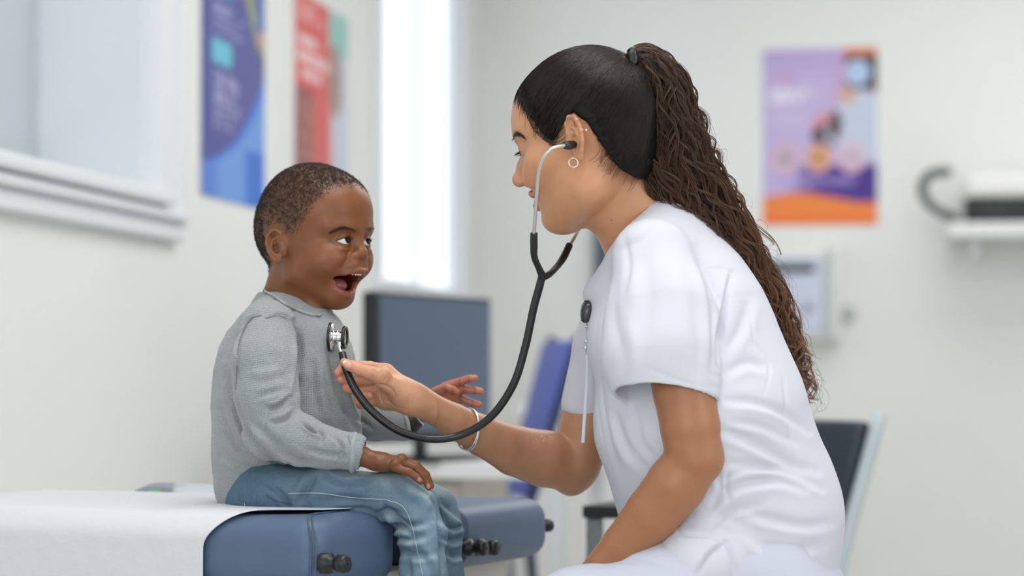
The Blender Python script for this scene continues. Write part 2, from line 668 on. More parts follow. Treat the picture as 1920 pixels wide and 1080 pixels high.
# ------------------------------------------------------------------ the room
M_wall = mat('wall_paint', lin(238, 240, 238), 0.75, noise=(2.0, 0.015), bump=('noise', 160, 0.05, 0.001))
M_ceil = mat('ceiling_paint', lin(240, 240, 238), 0.8)
M_floor = mat('floor_vinyl', lin(206, 205, 200), 0.35, noise=(3.0, 0.05))
M_trim = mat('trim_gloss', lin(236, 241, 246), 0.35)
M_reveal = mat('reveal_paint', lin(240, 245, 250), 0.6, noise=(2, 0.02))
M_white = mat('white_laminate', lin(235, 236, 236), 0.35)
M_offw = mat('warm_laminate', lin(206, 202, 192), 0.45)
M_black = mat('black_plastic', lin(22, 24, 28), 0.35)
M_chrome = mat('chrome', (0.78, 0.79, 0.8, 1), 0.18, metal=1.0)
M_alu = mat('brushed_aluminium', (0.68, 0.71, 0.73, 1), 0.35, metal=0.85)
M_glass = mat('window_glass', (0.95, 0.98, 1, 1), 0.02, trans=1.0, ior=1.01)
M_slat = mat('blind_slat', lin(232, 238, 242), 0.5)

T = 0.30
S1 = (2.55, 4.87, 1.25, 2.42)      # first window opening v0,v1,z0,z1
S2 = (7.14, 8.46, 1.16, 2.60)


def merged_boxes(name, boxes, material, bev=0.0):
    import bmesh
    out = bmesh.new()
    for lo, hi in boxes:
        b = box_mesh(lo, hi, bev)
        me = bpy.data.meshes.new('tmp'); b.to_mesh(me); b.free()
        out.from_mesh(me); bpy.data.meshes.remove(me)
    return tag(bm_obj(name, out, material, room=True), kind='structure')


wl = merged_boxes('wall_left', [
    ((U0 - T, V0, 0), (U0, V1 + 0.1, S2[2])),
    ((U0 - T, V0, S2[2]), (U0, S1[0], ZC)),
    ((U0 - T, S1[0], S2[2]), (U0, S1[1], S1[2])),
    ((U0 - T, S1[0], S1[3]), (U0, S1[1], ZC)),
    ((U0 - T, S1[1], S2[2]), (U0, S2[0], ZC)),
    ((U0 - T, S2[0], S2[3]), (U0, S2[1], ZC)),
    ((U0 - T, S2[1], S2[2]), (U0, V1 + 0.1, ZC))], M_wall)
merged_boxes('wall_back', [((U0 - T, V1, 0), (U1 + 0.2, V1 + 0.2, ZC))], M_wall)
merged_boxes('wall_right', [((U1, V0, 0), (U1 + 0.2, V1, ZC))], M_wall)
merged_boxes('floor', [((U0 - T, V0, -0.1), (U1 + 0.2, V1 + 0.2, 0))], M_floor)
merged_boxes('ceiling', [((U0 - T, V0, ZC), (U1 + 0.2, V1 + 0.2, ZC + 0.1))], M_ceil)
merged_boxes('baseboard_back', [((U0, V1 - 0.015, 0), (U1, V1, 0.10))], M_trim)
merged_boxes('baseboard_left', [((U0, V0, 0), (U0 + 0.015, V1, 0.10))], M_trim)

# window_1: deep opening with moulded casing, stepped sill and horizontal blind
w1 = tag(bpy.data.objects.new('window_1', None), kind='structure'); COL.objects.link(w1)
rbox('reveal', (U0 - 0.27, S1[1] - 0.012, S1[2]), (U0 + 0.001, S1[1] + 0.002, S1[3]), M_reveal, 0, w1)
rbox('casing', (U0 - 0.002, S1[1], S1[2] - 0.08), (U0 + 0.018, S1[1] + 0.215, S1[3] + 0.2), M_trim, 0.004, w1)
rbox('casing_bead', (U0 + 0.01, S1[1] + 0.02, S1[2]), (U0 + 0.03, S1[1] + 0.055, S1[3] + 0.2), M_trim, 0.006, w1)
rbox('casing_bead', (U0 + 0.01, S1[1] + 0.17, S1[2] - 0.06), (U0 + 0.028, S1[1] + 0.215, S1[3] + 0.2), M_trim, 0.006, w1)
rbox('casing', (U0 - 0.002, S1[0] - 0.1, S1[3]), (U0 + 0.018, S1[1] + 0.215, S1[3] + 0.2), M_trim, 0.004, w1)
rbox('sill', (U0 - 0.27, S1[0] - 0.12, S1[2] - 0.018), (U0 + 0.06, S1[1] + 0.05, S1[2] + 0.012), M_trim, 0.008, w1)
rbox('apron_moulding', (U0 - 0.002, S1[0] - 0.12, S1[2] - 0.045), (U0 + 0.045, S1[1] + 0.20, S1[2] - 0.02), M_trim, 0.008, w1)
rbox('apron_moulding', (U0 - 0.002, S1[0] - 0.12, S1[2] - 0.085), (U0 + 0.028, S1[1] + 0.215, S1[2] - 0.045), M_trim, 0.008, w1)
rbox('window_frame', (U0 - 0.29, S1[1] - 0.06, S1[2]), (U0 - 0.25, S1[1], S1[3]), M_trim, 0.003, w1)
rbox('window_frame', (U0 - 0.29, S1[0], S1[2]), (U0 - 0.25, S1[0] + 0.06, S1[3]), M_trim, 0.003, w1)
rbox('pane', (U0 - 0.275, S1[0], S1[2]), (U0 - 0.27, S1[1], S1[3]), M_glass, 0, w1)

bl = empty('window_blind', (0, 0, 0), 'pale grey horizontal slat blind in the deep window at upper left', 'blind')
z = S1[3] - 0.05
slat = None
ns = 0
while z > S1[2] + 0.02:
    if slat is None:
        b = box_mesh((U0 - 0.245, S1[0] + 0.02, -0.0006), (U0 - 0.222, S1[1] - 0.015, 0.0006))
        for v_ in b.verts:
            v_.co.z += (v_.co.x - (U0 - 0.2335)) * 1.3
        o = bm_obj('slat', b, M_slat, bl, room=True)
        slat = o
    else:
        o = slat.copy(); COL.objects.link(o)
    o.location = (0, 0, z)
    z -= 0.0180 if z > S1[2] + 0.10 else 0.0070
rbox('bottom_rail', (U0 - 0.25, S1[0] + 0.02, S1[2] + 0.013), (U0 - 0.218, S1[1] - 0.015, S1[2] + 0.022), M_trim, 0.002, bl)
rbox('head_rail', (U0 - 0.25, S1[0] + 0.02, S1[3] - 0.04), (U0 - 0.215, S1[1] - 0.01, S1[3] - 0.005), M_trim, 0.003, bl)

# window_2: tall bright window near the corner
w2 = tag(bpy.data.objects.new('window_2', None), kind='structure'); COL.objects.link(w2)
rbox('casing', (U0, S2[0] - 0.09, S2[2] - 0.03), (U0 + 0.02, S2[0], S2[3] + 0.06), M_trim, 0.004, w2)
rbox('casing', (U0, S2[1], S2[2] - 0.03), (U0 + 0.02, S2[1] + 0.09, S2[3] + 0.06), M_trim, 0.004, w2)
rbox('sill', (U0 - 0.05, S2[0] - 0.10, S2[2] - 0.03), (U0 + 0.06, S2[1] + 0.10, S2[2] + 0.004), M_trim, 0.006, w2)
rbox('sash', (U0 - 0.05, S2[0] - 0.002, S2[2]), (U0 - 0.01, S2[0] + 0.05, S2[3]), M_trim, 0.003, w2)
rbox('sash', (U0 - 0.05, S2[1] - 0.05, S2[2]), (U0 - 0.01, S2[1] + 0.002, S2[3]), M_trim, 0.003, w2)
rbox('mullion', (U0 - 0.05, (S2[0] + S2[1]) / 2 - 0.015, S2[2]), (U0 - 0.01, (S2[0] + S2[1]) / 2 + 0.015, S2[3]), M_trim, 0.003, w2)
rbox('pane', (U0 - 0.043, S2[0], S2[2]), (U0 - 0.038, S2[1], S2[3]), mat('frosted_pane', lin(240, 246, 252), 0.6, emit=(lin(236, 245, 255), 0.85)), 0, w2)

# ceiling light panels (outside the frame, they are what lights the room)
M_lamp = mat('lamp_diffuser', (1, 1, 1, 1), 0.6)
for (u, v, a, b, where) in ((-0.2, 2.4, 0.85, 0.85, 'over the exam table'), (0.2, 5.2, 0.95, 0.85, 'over the desk'), (0.6, 7.6, 0.95, 0.65, 'nearest the back wall')):
    cl = empty('ceiling_light', R2W(u, v, ZC - 0.02), 'flat white ceiling light panel ' + where, 'ceiling light')
    for w_, lo, hi in (('frame', (u - a, v - b, ZC - 0.03), (u + a, v - b + 0.04, ZC - 0.001)), ('frame', (u - a, v + b - 0.04, ZC - 0.03), (u + a, v + b, ZC - 0.001)),
                       ('frame', (u - a, v - b, ZC - 0.03), (u - a + 0.04, v + b, ZC - 0.001)), ('frame', (u + a - 0.04, v - b, ZC - 0.03), (u + a, v + b, ZC - 0.001)),
                       ('diffuser', (u - a + 0.04, v - b + 0.04, ZC - 0.018), (u + a - 0.04, v + b - 0.04, ZC - 0.004))):
        o = rbox(w_, lo, hi, M_lamp if w_ == 'diffuser' else M_trim, 0.002)
        o.parent = cl; o.matrix_parent_inverse = Matrix.Translation(-Vector(cl.location))


# posters: flat prints, painted cell by cell on a thin sheet
M_print = mat('poster_print', rough=0.4, attr=True)
M_paperedge = mat('poster_paper', lin(235, 235, 235), 0.6)


def poster(corner, du, dz, nrm, paint, label, nx=60, nz=90):
    corner = np.array(corner, float); du = np.array(du, float); dz = np.array(dz, float); nrm = np.array(nrm, float)
    e = empty('poster', tuple(corner), label, 'poster', 'posters on the walls')
    s, t = np.meshgrid(np.linspace(0, 1, nx + 1), np.linspace(0, 1, nz + 1), indexing='ij')
    V = corner + s[..., None] * du + t[..., None] * dz + nrm * 0.0045
    i = np.arange(nx)[:, None]; k = np.arange(nz)[None]
    Q = np.stack([i * (nz + 1) + k, (i + 1) * (nz + 1) + k, (i + 1) * (nz + 1) + k + 1, i * (nz + 1) + k + 1], -1).reshape(-1, 4)
    C = paint(s.ravel(), t.ravel())
    o = mesh_obj('print', V.reshape(-1, 3), Q, M_print, col=C, smooth=False)
    o.parent = e; o.matrix_parent_inverse = Matrix.Translation(-Vector(e.location))
    b = [corner + du * x + dz * y + nrm * q for q in (0.0006, 0.004) for x, y in ((0, 0), (1, 0), (1, 1), (0, 1))]
    Qb = [[0, 1, 2, 3], [4, 7, 6, 5], [0, 4, 5, 1], [1, 5, 6, 2], [2, 6, 7, 3], [3, 7, 4, 0]]
    o = mesh_obj('paper', np.array(b), Qb, M_paperedge, smooth=False)
    o.parent = e; o.matrix_parent_inverse = Matrix.Translation(-Vector(e.location))
    return e


def blend(C, m, c):
    m = np.clip(m, 0, 1)[:, None]
    return C * (1 - m) + c * m


def words(C, s, t, s0, s1, t0, t1, rows, c, amt=0.7, seed=1):
    """rows of small illegible print: broken dashes on evenly spaced lines"""
    r = np.random.default_rng(seed)
    f = (t - t0) / (t1 - t0) * rows
    row = np.floor(f).astype(int)
    ln = r.uniform(0.55, 1, 200)[np.clip(row, 0, 199)]
    on = (f >= 0) & (f < rows) & ((f - row) > 0.35) & (s > s0) & (s < s0 + (s1 - s0) * ln)
    gap = r.uniform(0, 1, (200, 64))[np.clip(row, 0, 199), np.clip(((s) * 40).astype(int), 0, 63)] > 0.2
    return blend(C, (on & gap) * amt, c)


def paint_blue(s, t):                      # s grows away from the camera, t upwards
    C = np.tile(lin3(62, 66, 150), (len(s), 1))
    C = blend(C, s * 0.45, lin3(92, 96, 160))
    tb = np.interp(s, [0, 0.25, 0.5, 0.75, 1], [0.09, 0.12, 0.17, 0.26, 0.39])
    C = blend(C, smoothstep(0.004, -0.004, t - tb), lin3(58, 122, 224))
    C = blend(C, (t < tb - 0.05 * s) * smoothstep(0.28, 0.12, np.abs(t - tb + 0.11)) * 0.75, lin3(116, 168, 236))
    C = blend(C, (s > 0.68) * (t < 0.16) * 0.9, lin3(0, 108, 215))
    C = blend(C, (s < 0.25) * (t < tb) * 0.5, lin3(30, 92, 210))
    C = blend(C, (s < 0.06) * (t > tb) * 0.6, lin3(22, 74, 180))
    arc = np.interp(t, [0.40, 0.5, 0.6, 0.8, 1.0], [1.0, 0.80, 0.66, 0.6, 0.62])
    C = blend(C, (s > arc) * (t > 0.40), lin3(96, 104, 96))
    C = blend(C, (s > arc + 0.02) * (s < arc + 0.14) * (t > 0.46), lin3(158, 166, 128))
    C = blend(C, (s > 0.86) * (t > 0.5), lin3(70, 104, 186))
    C = blend(C, (np.hypot((s - 0.94) / 0.06, (t - 0.50) / 0.02) < 1) * 0.9, lin3(215, 150, 125))
    C = blend(C, (np.abs(s - 0.31) < 0.15) * (np.abs(t - 0.405) < 0.034), lin3(98, 196, 224))
    C = blend(C, (np.abs(s - 0.34) < 0.13) * (np.abs(t - 0.585) < 0.02) * 0.8, lin3(84, 160, 212))
    C = words(C, s, t, 0.18, 0.68, 0.185, 0.355, 8, lin3(165, 165, 208), 0.85, 3)
    C = words(C, s, t, 0.17, 0.66, 0.455, 0.535, 4, lin3(150, 155, 206), 0.85, 4)
    return C


def paint_red(s, t):
    C = np.tile(lin3(224, 84, 80), (len(s), 1))
    C = blend(C, smoothstep(0.58, 0.74, s), lin3(205, 216, 232))
    C = blend(C, (s > 0.62) * (t > 0.80), lin3(150, 205, 200))
    C = blend(C, (np.hypot((s - 0.74) / 0.14, (t - 0.68) / 0.17) < 1) * 0.85, lin3(160, 124, 106))
    C = blend(C, (np.hypot((s - 0.74) / 0.10, (t - 0.20) / 0.05) < 1) * 0.6, lin3(220, 170, 140))
    C = blend(C, smoothstep(0.42, 0.25, s) * (t < 0.58) * (t > 0.22) * 0.75, lin3(112, 62, 66))
    C = words(C, s, t, 0.04, 0.66, 0.60, 0.82, 3, lin3(246, 214, 216), 0.95, 8)
    C = words(C, s, t, 0.05, 0.55, 0.87, 0.96, 2, lin3(246, 190, 188), 0.7, 9)
    C = words(C, s, t, 0.08, 0.45, 0.26, 0.54, 7, lin3(196, 140, 132), 0.6, 10)
    return C


def paint_purple(s, t):
    C = np.tile(lin3(198, 183, 226), (len(s), 1))
    C = blend(C, smoothstep(0.75, 1.0, t) * 0.4, lin3(170, 140, 205))
    C = blend(C, smoothstep(0.5, 0.72, s - 0.25 * t + 0.15) * (t > 0.5) * 0.7, lin3(205, 140, 185))
    C = blend(C, (t < 0.34 - 0.12 * (s < 0.3)) * smoothstep(0.15, 0.5, s), lin3(66, 36, 140))
    # tunic of the pictured person, arm, dark hair
    C = blend(C, (np.hypot((s - 0.86) / 0.26, (t - 0.56) / 0.2) < 1), lin3(200, 210, 232))
    C = blend(C, (s > 0.72) * (t > 0.76), lin3(48, 44, 50))
    C = blend(C, (np.hypot((s - 0.83) / 0.11, (t - 0.86) / 0.075) < 1), lin3(180, 205, 238))
    C = blend(C, (np.hypot((s - 0.74) / 0.07, (t - 0.73) / 0.05) < 1), lin3(215, 175, 150))
    C = blend(C, (np.hypot((s - 0.56) / 0.13, (t - 0.54) / 0.10) < 1), lin3(218, 150, 165))
    C = blend(C, (np.hypot((s - 0.54) / 0.11, (t - 0.50) / 0.07) < 1), lin3(80, 60, 66))
    C = blend(C, (np.hypot((s - 0.60) / 0.06, (t - 0.51) / 0.05) < 1), lin3(170, 180, 200))
    C = blend(C, (np.hypot((s - 0.64) / 0.05, (t - 0.57) / 0.08) < 1), lin3(60, 50, 60))
    for cx, c in ((0.20, (205, 185, 205)), (0.49, (225, 165, 110)), (0.78, (222, 200, 225))):
        d = np.hypot((s - cx) / 0.12, (t - 0.38) / 0.085)
        C = blend(C, (d < 1), lin3(225, 175, 190)); C = blend(C, (d < 0.8), lin3(*c))
        C = blend(C, (d < 0.35) * 0.6, lin3(120, 110, 100))
    C = words(C, s, t, 0.08, 0.36, 0.80, 0.84, 1, lin3(225, 120, 170), 0.8, 2)
    C = words(C, s, t, 0.08, 0.62, 0.68, 0.77, 2, lin3(238, 236, 250), 0.9, 3)
    C = words(C, s, t, 0.08, 0.45, 0.55, 0.64, 4, lin3(215, 205, 235), 0.6, 4)
    C = words(C, s, t, 0.08, 0.9, 0.22, 0.27, 2, lin3(170, 150, 215), 0.7, 5)
    C = blend(C, (t < 0.155 + 0.03 * np.sin(s * 5)), lin3(240, 118, 36))
    C = blend(C, (t < 0.14 + 0.03 * np.sin(s * 5)) * (t > 0.05) * 0.5, lin3(250, 150, 70))
    C = blend(C, (t > 0.965) * (s > 0.7), lin3(230, 120, 70))
    return C


pn = UX
poster(R2W(U0, 5.274, 1.285), VX * 0.545, (0, 0, 0.84), pn, paint_blue, 'blue and violet health poster with a turquoise bar beside the window at upper left')
poster(R2W(U0, 6.12, 1.285), VX * 0.60, (0, 0, 0.60), pn, paint_red, "red and white health poster on the wall above the child's head")
poster(R2W(-0.529, V1, 1.426), UX * 0.418, (0, 0, 0.648), -VX, paint_purple, 'purple poster with an orange band along its foot on the back wall')

# wall cabinet / dispenser under the purple poster
d = empty('wall_dispenser', R2W(-0.36, V1, 0.99), 'white wall dispenser with a black slot below the purple poster', 'dispenser')
def child(o, e):
    o.parent = e; o.matrix_parent_inverse = Matrix.Translation(-Vector(e.location)); return o
M_pane = mat('pale_blue_plastic', lin(205, 212, 232), 0.3)
M_gg = mat('grey_green_edge', lin(190, 202, 198), 0.4)
child(rbox('body', (-0.58, V1 - 0.10, 1.0), (-0.24, V1 - 0.001, 1.35), M_white, 0.012, smooth=True), d)
child(rbox('front_panel', (-0.53, V1 - 0.112, 1.03), (-0.30, V1 - 0.10, 1.30), M_pane, 0.004), d)
child(rbox('edge_strip', (-0.298, V1 - 0.115, 1.02), (-0.270, V1 - 0.10, 1.33), M_gg, 0.004), d)
child(rbox('slot', (-0.51, V1 - 0.116, 1.245), (-0.335, V1 - 0.111, 1.27), M_black, 0.001), d)
child(rbox('window', (-0.52, V1 - 0.115, 1.275), (-0.33, V1 - 0.111, 1.295), mat('slate_plastic', lin(150, 166, 180), 0.3), 0.001), d)
child(lathe('button', [(0, 0.012), (0.014, 0.01), (0.017, 0)], mat('grey_plastic', lin(150, 158, 168), 0.4), frame_to(-VX, R2W(-0.36, V1 - 0.112, 1.12)), n=20), d)
k_ = empty('coat_peg', R2W(-0.215, V1, 1.10), 'small round grey peg on the back wall beside the dispenser', 'peg')
child(lathe('rosette', [(0.001, 0.012), (0.024, 0.012), (0.03, 0.0)], M_gg, frame_to(-VX, R2W(-0.215, V1, 1.10)), n=24), k_)
child(lathe('handle', [(0.001, 0.05), (0.014, 0.048), (0.016, 0.03), (0.008, 0.022), (0.008, 0.01)], M_alu, frame_to(-VX, R2W(-0.215, V1, 1.10)), n=24), k_)

# shelf with equipment at right
sh = empty('wall_shelf', R2W(0.35, V1, 1.38), 'white wall shelf at the far right of the back wall', 'shelf')
child(rbox('board', (0.14, V1 - 0.34, 1.36), (1.3, V1, 1.41), M_white, 0.006), sh)
child(rbox('bracket', (0.22, V1 - 0.24, 1.30), (0.25, V1, 1.36), M_white, 0.003), sh)
child(rbox('bracket', (1.05, V1 - 0.24, 1.30), (1.08, V1, 1.36), M_white, 0.003), sh)
pr = empty('printer', R2W(0.4, V1 - 0.15, 1.411), 'white and black desktop device standing on the wall shelf', 'printer')
child(rbox('body', (0.20, V1 - 0.30, 1.50), (0.75, V1 - 0.04, 1.585), M_white, 0.02, smooth=True), pr)
child(rbox('base', (0.20, V1 - 0.27, 1.411), (0.46, V1 - 0.06, 1.50), M_black, 0.012, smooth=True), pr)
child(rbox('side_block', (0.46, V1 - 0.25, 1.411), (0.72, V1 - 0.06, 1.50), M_white, 0.012, smooth=True), pr)
hl = empty('handset', R2W(0.12, V1 - 0.2, 1.411), 'grey curved handset hooked at the left end of the wall shelf', 'handset')
child(tube_obj('grip', [R2W(0.15, V1 - 0.2, 1.60), R2W(0.08, V1 - 0.2, 1.59), R2W(0.05, V1 - 0.2, 1.54), R2W(0.08, V1 - 0.2, 1.48), R2W(0.165, V1 - 0.2, 1.43)], 0.018, mat('dark_grey_plastic', lin(90, 100, 102), 0.4), sides=12), hl)
child(tube_obj('cable', [R2W(0.165, V1 - 0.2, 1.44), R2W(0.17, V1 - 0.25, 1.425), R2W(0.18, V1 - 0.32, 1.42)], 0.006, M_black, sides=8), hl)

# dark screen on the back wall, partly hidden by the nurse
sc_ = empty('wall_screen', R2W(-1.02, V1, 1.2), "dark slate screen on the back wall just behind the woman's throat", 'screen')
M_slate = mat('slate_screen', lin(58, 84, 104), 0.3)
child(rbox('panel', (-1.150, V1 - 0.05, 1.16), (-0.70, V1 - 0.001, 1.47), M_black, 0.006), sc_)
child(rbox('display', (-1.140, V1 - 0.053, 1.17), (-0.71, V1 - 0.049, 1.46), M_slate, 0.001), sc_)


# low cupboards along the back, carton on top
cb = empty('base_cupboard', R2W(-1.1, 7.4, 0), 'white low cupboard behind the exam table near the back wall', 'cupboard')
child(rbox('carcass', (-1.16, 7.25, 0.08), (-0.35, 7.8, 0.75), M_white, 0.004), cb)
child(rbox('plinth', (-1.12, 7.29, 0.0), (-0.39, 7.78, 0.08), M_offw, 0.002), cb)
child(rbox('top', (-1.18, 7.22, 0.75), (-0.33, 7.82, 0.785), M_white, 0.005), cb)
for i in range(2):
    u = -1.15 + i * 0.40
    dr = child(rbox('door', (u, 7.232, 0.10), (u + 0.39, 7.25, 0.74), M_white, 0.003), cb)
    h_ = rbox('handle', (u + 0.36, 7.212, 0.52), (u + 0.372, 7.232, 0.66), M_alu, 0.002)
    h_.parent = dr; h_.matrix_parent_inverse = dr.matrix_parent_inverse.copy() @ Matrix.Identity(4)
    h_.matrix_parent_inverse = Matrix.Translation(-Vector(cb.location)) if False else Matrix.Identity(4)
bx = empty('carton', R2W(-0.93, 7.5, 0.786), 'small brown cardboard carton standing on the low white cupboard', 'box')
M_card = mat('cardboard', lin(205, 170, 130), 0.8, noise=(12, 0.06))
child(rbox('body', (-1.02, 7.40, 0.786), (-0.78, 7.62, 0.99), M_card, 0.003), bx)
child(rbox('flap', (-1.02, 7.40, 0.991), (-0.905, 7.62, 0.994), M_card, 0.001), bx)
child(rbox('flap', (-0.895, 7.40, 0.991), (-0.78, 7.62, 0.994), M_card, 0.001), bx)

# desk with monitor
dk = empty('desk', (-0.1, 5.4, 0), 'white desk with pale drawers behind the child', 'desk')
def wchild(name, lo, hi, m, bev=0.004, e=None, smooth=False, M=None):
    return child(wbox(name, lo, hi, m, bev, smooth=smooth, M=M), e)
DR = Matrix.Translation((-0.05, 5.35, 0)) @ Matrix.Rotation(-AR, 4, 'Z')
wchild('desktop', (-0.50, -0.22, 0.655), (0.20, 0.55, 0.69), M_white, 0.004, dk, M=DR)
wchild('drawer_unit', (-0.44, -0.10, 0.06), (-0.04, 0.50, 0.655), M_offw, 0.004, dk, M=DR)
for z0, z1 in ((0.08, 0.26), (0.27, 0.45), (0.46, 0.64)):
    f = wchild('drawer', (-0.43, -0.118, z0), (-0.05, -0.10, z1), M_offw, 0.003, dk, M=DR)
    o = wbox('handle', (-0.30, -0.135, z1 - 0.035), (-0.18, -0.118, z1 - 0.025), M_alu, 0.002, M=DR); o.parent = f
for x_ in (-0.48, 0.16):
    for y_ in (-0.20, 0.49):
        wchild('leg', (x_, y_, 0), (x_ + 0.035, y_ + 0.035, 0.655), M_alu, 0.003, dk, M=DR)

M_scr = mat('monitor_screen', lin(74, 92, 118), 0.28, noise=(3, 0.06))
A0 = np.array([(706 - 960) / FPX * 5.0, 5.0]); A1 = np.array([(921 - 960) / FPX * 5.5, 5.5])
dv = A1 - A0; mw = np.linalg.norm(dv); ang = math.atan2(dv[1], dv[0])
MM = Matrix.Translation((A0[0], A0[1], 0)) @ Matrix.Rotation(ang, 4, 'Z')
mo = empty('monitor', (float(A0[0]), float(A0[1]), 0.691), 'large switched-off monitor with a slate grey screen on the desk', 'monitor')
wchild('casing', (0, 0, 0.735), (mw, 0.035, 1.05), M_black, 0.006, mo, M=MM)
wchild('screen', (0.012, -0.002, 0.755), (mw - 0.012, 0.001, 1.04), M_scr, 0.0005, mo, M=MM)
wchild('neck', (mw / 2 - 0.018, 0.03, 0.70), (mw / 2 + 0.018, 0.05, 0.90), M_black, 0.006, mo, M=MM)
wchild('foot', (mw / 2 - 0.12, -0.06, 0.691), (mw / 2 + 0.12, 0.10, 0.703), M_black, 0.004, mo, M=MM)


# chairs: upholstered back in a silver tube frame
def chair(name, loc, rot, label, back_m, frame_m, seat_z=0.46, back_top=0.86, w=0.46, arms=False):
    e = empty(name, loc, label, 'chair', None, rot)
    def pc(o): o.parent = e; return o
    lean = 0.10
    sh_ = box_mesh((-w / 2, -0.22, seat_z - 0.05), (w / 2, 0.22, seat_z), 0.015)
    pc(bm_obj('seat', sh_, back_m, smooth=True))
    b = box_mesh((-w / 2 + 0.02, 0.20, seat_z + 0.06), (w / 2 - 0.02, 0.235, back_top), 0.014)
    for v_ in b.verts: v_.co.y += (v_.co.z - seat_z) * lean / 0.4
    pc(bm_obj('backrest', b, back_m, smooth=True))
    for sx in (-1, 1):
        x_ = sx * w / 2
        pc(tube_obj('leg', [(x_, 0.26, 0.0), (x_, 0.22, seat_z - 0.02), (x_, 0.225, seat_z + 0.06), (x_, 0.235 + (back_top - seat_z) * lean / 0.4, back_top + 0.012)], 0.0135, frame_m, n=24))
        pc(tube_obj('leg', [(x_, -0.24, 0.0), (x_, -0.20, seat_z - 0.03)], 0.0135, frame_m, n=4))
        if arms:
            pc(tube_obj('armrest', [(x_, 0.22, seat_z + 0.20), (x_, 0.0, seat_z + 0.22), (x_, -0.18, seat_z + 0.20), (x_, -0.20, seat_z - 0.03)], 0.014, frame_m, n=24))
    pc(tube_obj('crossbar', [(-w / 2, -0.20, seat_z - 0.05), (w / 2, -0.20, seat_z - 0.05)], 0.011, frame_m, n=3))
    pc(tube_obj('crossbar', [(-w / 2, 0.22, seat_z - 0.05), (w / 2, 0.22, seat_z - 0.05)], 0.011, frame_m, n=3))
    return e


M_navy = mat('navy_vinyl', lin(38, 48, 62), 0.45)
M_purp = mat('purple_fabric', lin(104, 120, 200), 0.7)
M_navyf = mat('navy_frame', lin(26, 44, 92), 0.4)
M_satin = mat('satin_grey_tube', lin(188, 200, 206), 0.35)
ch1 = chair('chair', (0.31, 4.60, 0), math.radians(-62), 'dark navy chair with a silver tube frame behind the woman', M_navy, M_satin, back_top=0.79, w=0.44)
ch2 = chair('chair', (-0.205, 6.25, 0), math.radians(-80), 'purple blue chair standing right of the big monitor', M_purp, M_navyf, back_top=0.965, seat_z=0.5, w=0.36)

tb = empty('side_table', (0.21, 3.75, 0), "black topped side table with grey legs seen under the woman's elbow", 'table')
ST = Matrix.Translation((0.25, 3.85, 0)) @ Matrix.Rotation(math.radians(-20), 4, 'Z')
wchild('tabletop', (-0.10, -0.14, 0.655), (0.18, 0.14, 0.675), M_black, 0.004, tb, M=ST)
for x_ in (-0.095, 0.15):
    for y_ in (-0.135, 0.11):
        wchild('leg', (x_, y_, 0), (x_ + 0.022, y_ + 0.022, 0.655), mat('dark_grey_metal', lin(105, 115, 118), 0.4), 0.003, tb, M=ST)


# ------------------------------------------------------------------ exam table
TA = math.radians(25)
Ax = np.array([math.cos(TA), -math.sin(TA), 0]); Bx = np.array([math.sin(TA), math.cos(TA), 0])
TO = np.array([(597 - 960) / FPX * 2.70, 2.70, 0.0])
ZT = CZ - (971 - HROW) / FPX * 2.70
M_vinyl = mat('slate_blue_vinyl', lin(80, 100, 128), 0.42, noise=(40, 0.03), bump=('noise', 420, 0.10, 0.0005))
M_vinyl2 = mat('piping_vinyl', lin(70, 88, 112), 0.45)
RT = np.stack([Ax, Bx, [0, 0, 1]], 1)
tab = empty('exam_table', (float(TO[0] - 0.25), float(TO[1] + 0.2), 0), 'slate blue padded exam table with rounded end and black knobs', 'exam table')


def tw(l, s, z):
    return TO + Ax * l + Bx * s + np.array([0, 0, z])


def rbx(cx, hx, r):
    cx = np.array(cx); hx = np.array(hx) - r
    def f(x, y, z):
        a = np.abs(x - cx[0]) - hx[0]; b = np.abs(y - cx[1]) - hx[1]; c = np.abs(z - cx[2]) - hx[2]
        return np.sqrt(np.maximum(a, 0) ** 2 + np.maximum(b, 0) ** 2 + np.maximum(c, 0) ** 2) + np.minimum(np.maximum(np.maximum(a, b), c), 0) - r
    return f


TH = 0.088
sd = Solid((-0.72, -0.03, ZT - TH - 0.02), (0.03, 0.68, ZT + 0.02), 0.005, RT, (TO[0], TO[1], 0))
sd.func((-0.66, 0, ZT - TH), (0, 0.36, ZT), rbx((-0.33, 0.18, ZT - TH / 2), (0.33, 0.18, TH / 2), 0.030), 0.001, 'u')
sd.func((-0.32, 0.30, ZT - TH), (0, 0.64, ZT), rbx((-0.16, 0.47, ZT - TH / 2 - 0.003), (0.16, 0.17, TH / 2 - 0.004), 0.028), 0.01, 'u')
sd.func((-0.13, 0.19, ZT - TH - 0.1), (0.1, 0.37, ZT + 0.1), rbx((0.0, 0.285, ZT - TH / 2), (0.12, 0.088, 0.2), 0.03), 0.035, 's')
V, Q = sd.mesh(2)
child(mesh_obj('cushion', sd.W(V), Q, M_vinyl), tab)
# stitched piping around the near corner
for dl in (0.0, 0.006):
    child(tube_obj('piping', [tw(-0.045 + dl, 0.12, ZT + 0.0005), tw(-0.036 + dl, 0.045, ZT + 0.0005), tw(-0.020 + dl, 0.012, ZT - 0.006), tw(-0.012 + dl, 0.0045, ZT - 0.03), tw(-0.012 + dl, 0.003, ZT - 0.07)], 0.0010, M_vinyl2, n=40, sides=6), tab)


def knob(l, s, z, n, sc=1.0):
    p = tw(l, s, z)
    o = child(lathe('knob', [(0.001, 0.034 * sc), (0.010 * sc, 0.034 * sc), (0.0125 * sc, 0.030 * sc), (0.0125 * sc, 0.020 * sc), (0.009 * sc, 0.018 * sc), (0.009 * sc, 0.010 * sc), (0.014 * sc, 0.008 * sc), (0.014 * sc, -0.004)], M_black, frame_to(n, p), n=24), tab)
    o['label'] = 'black plastic knob'
    return o


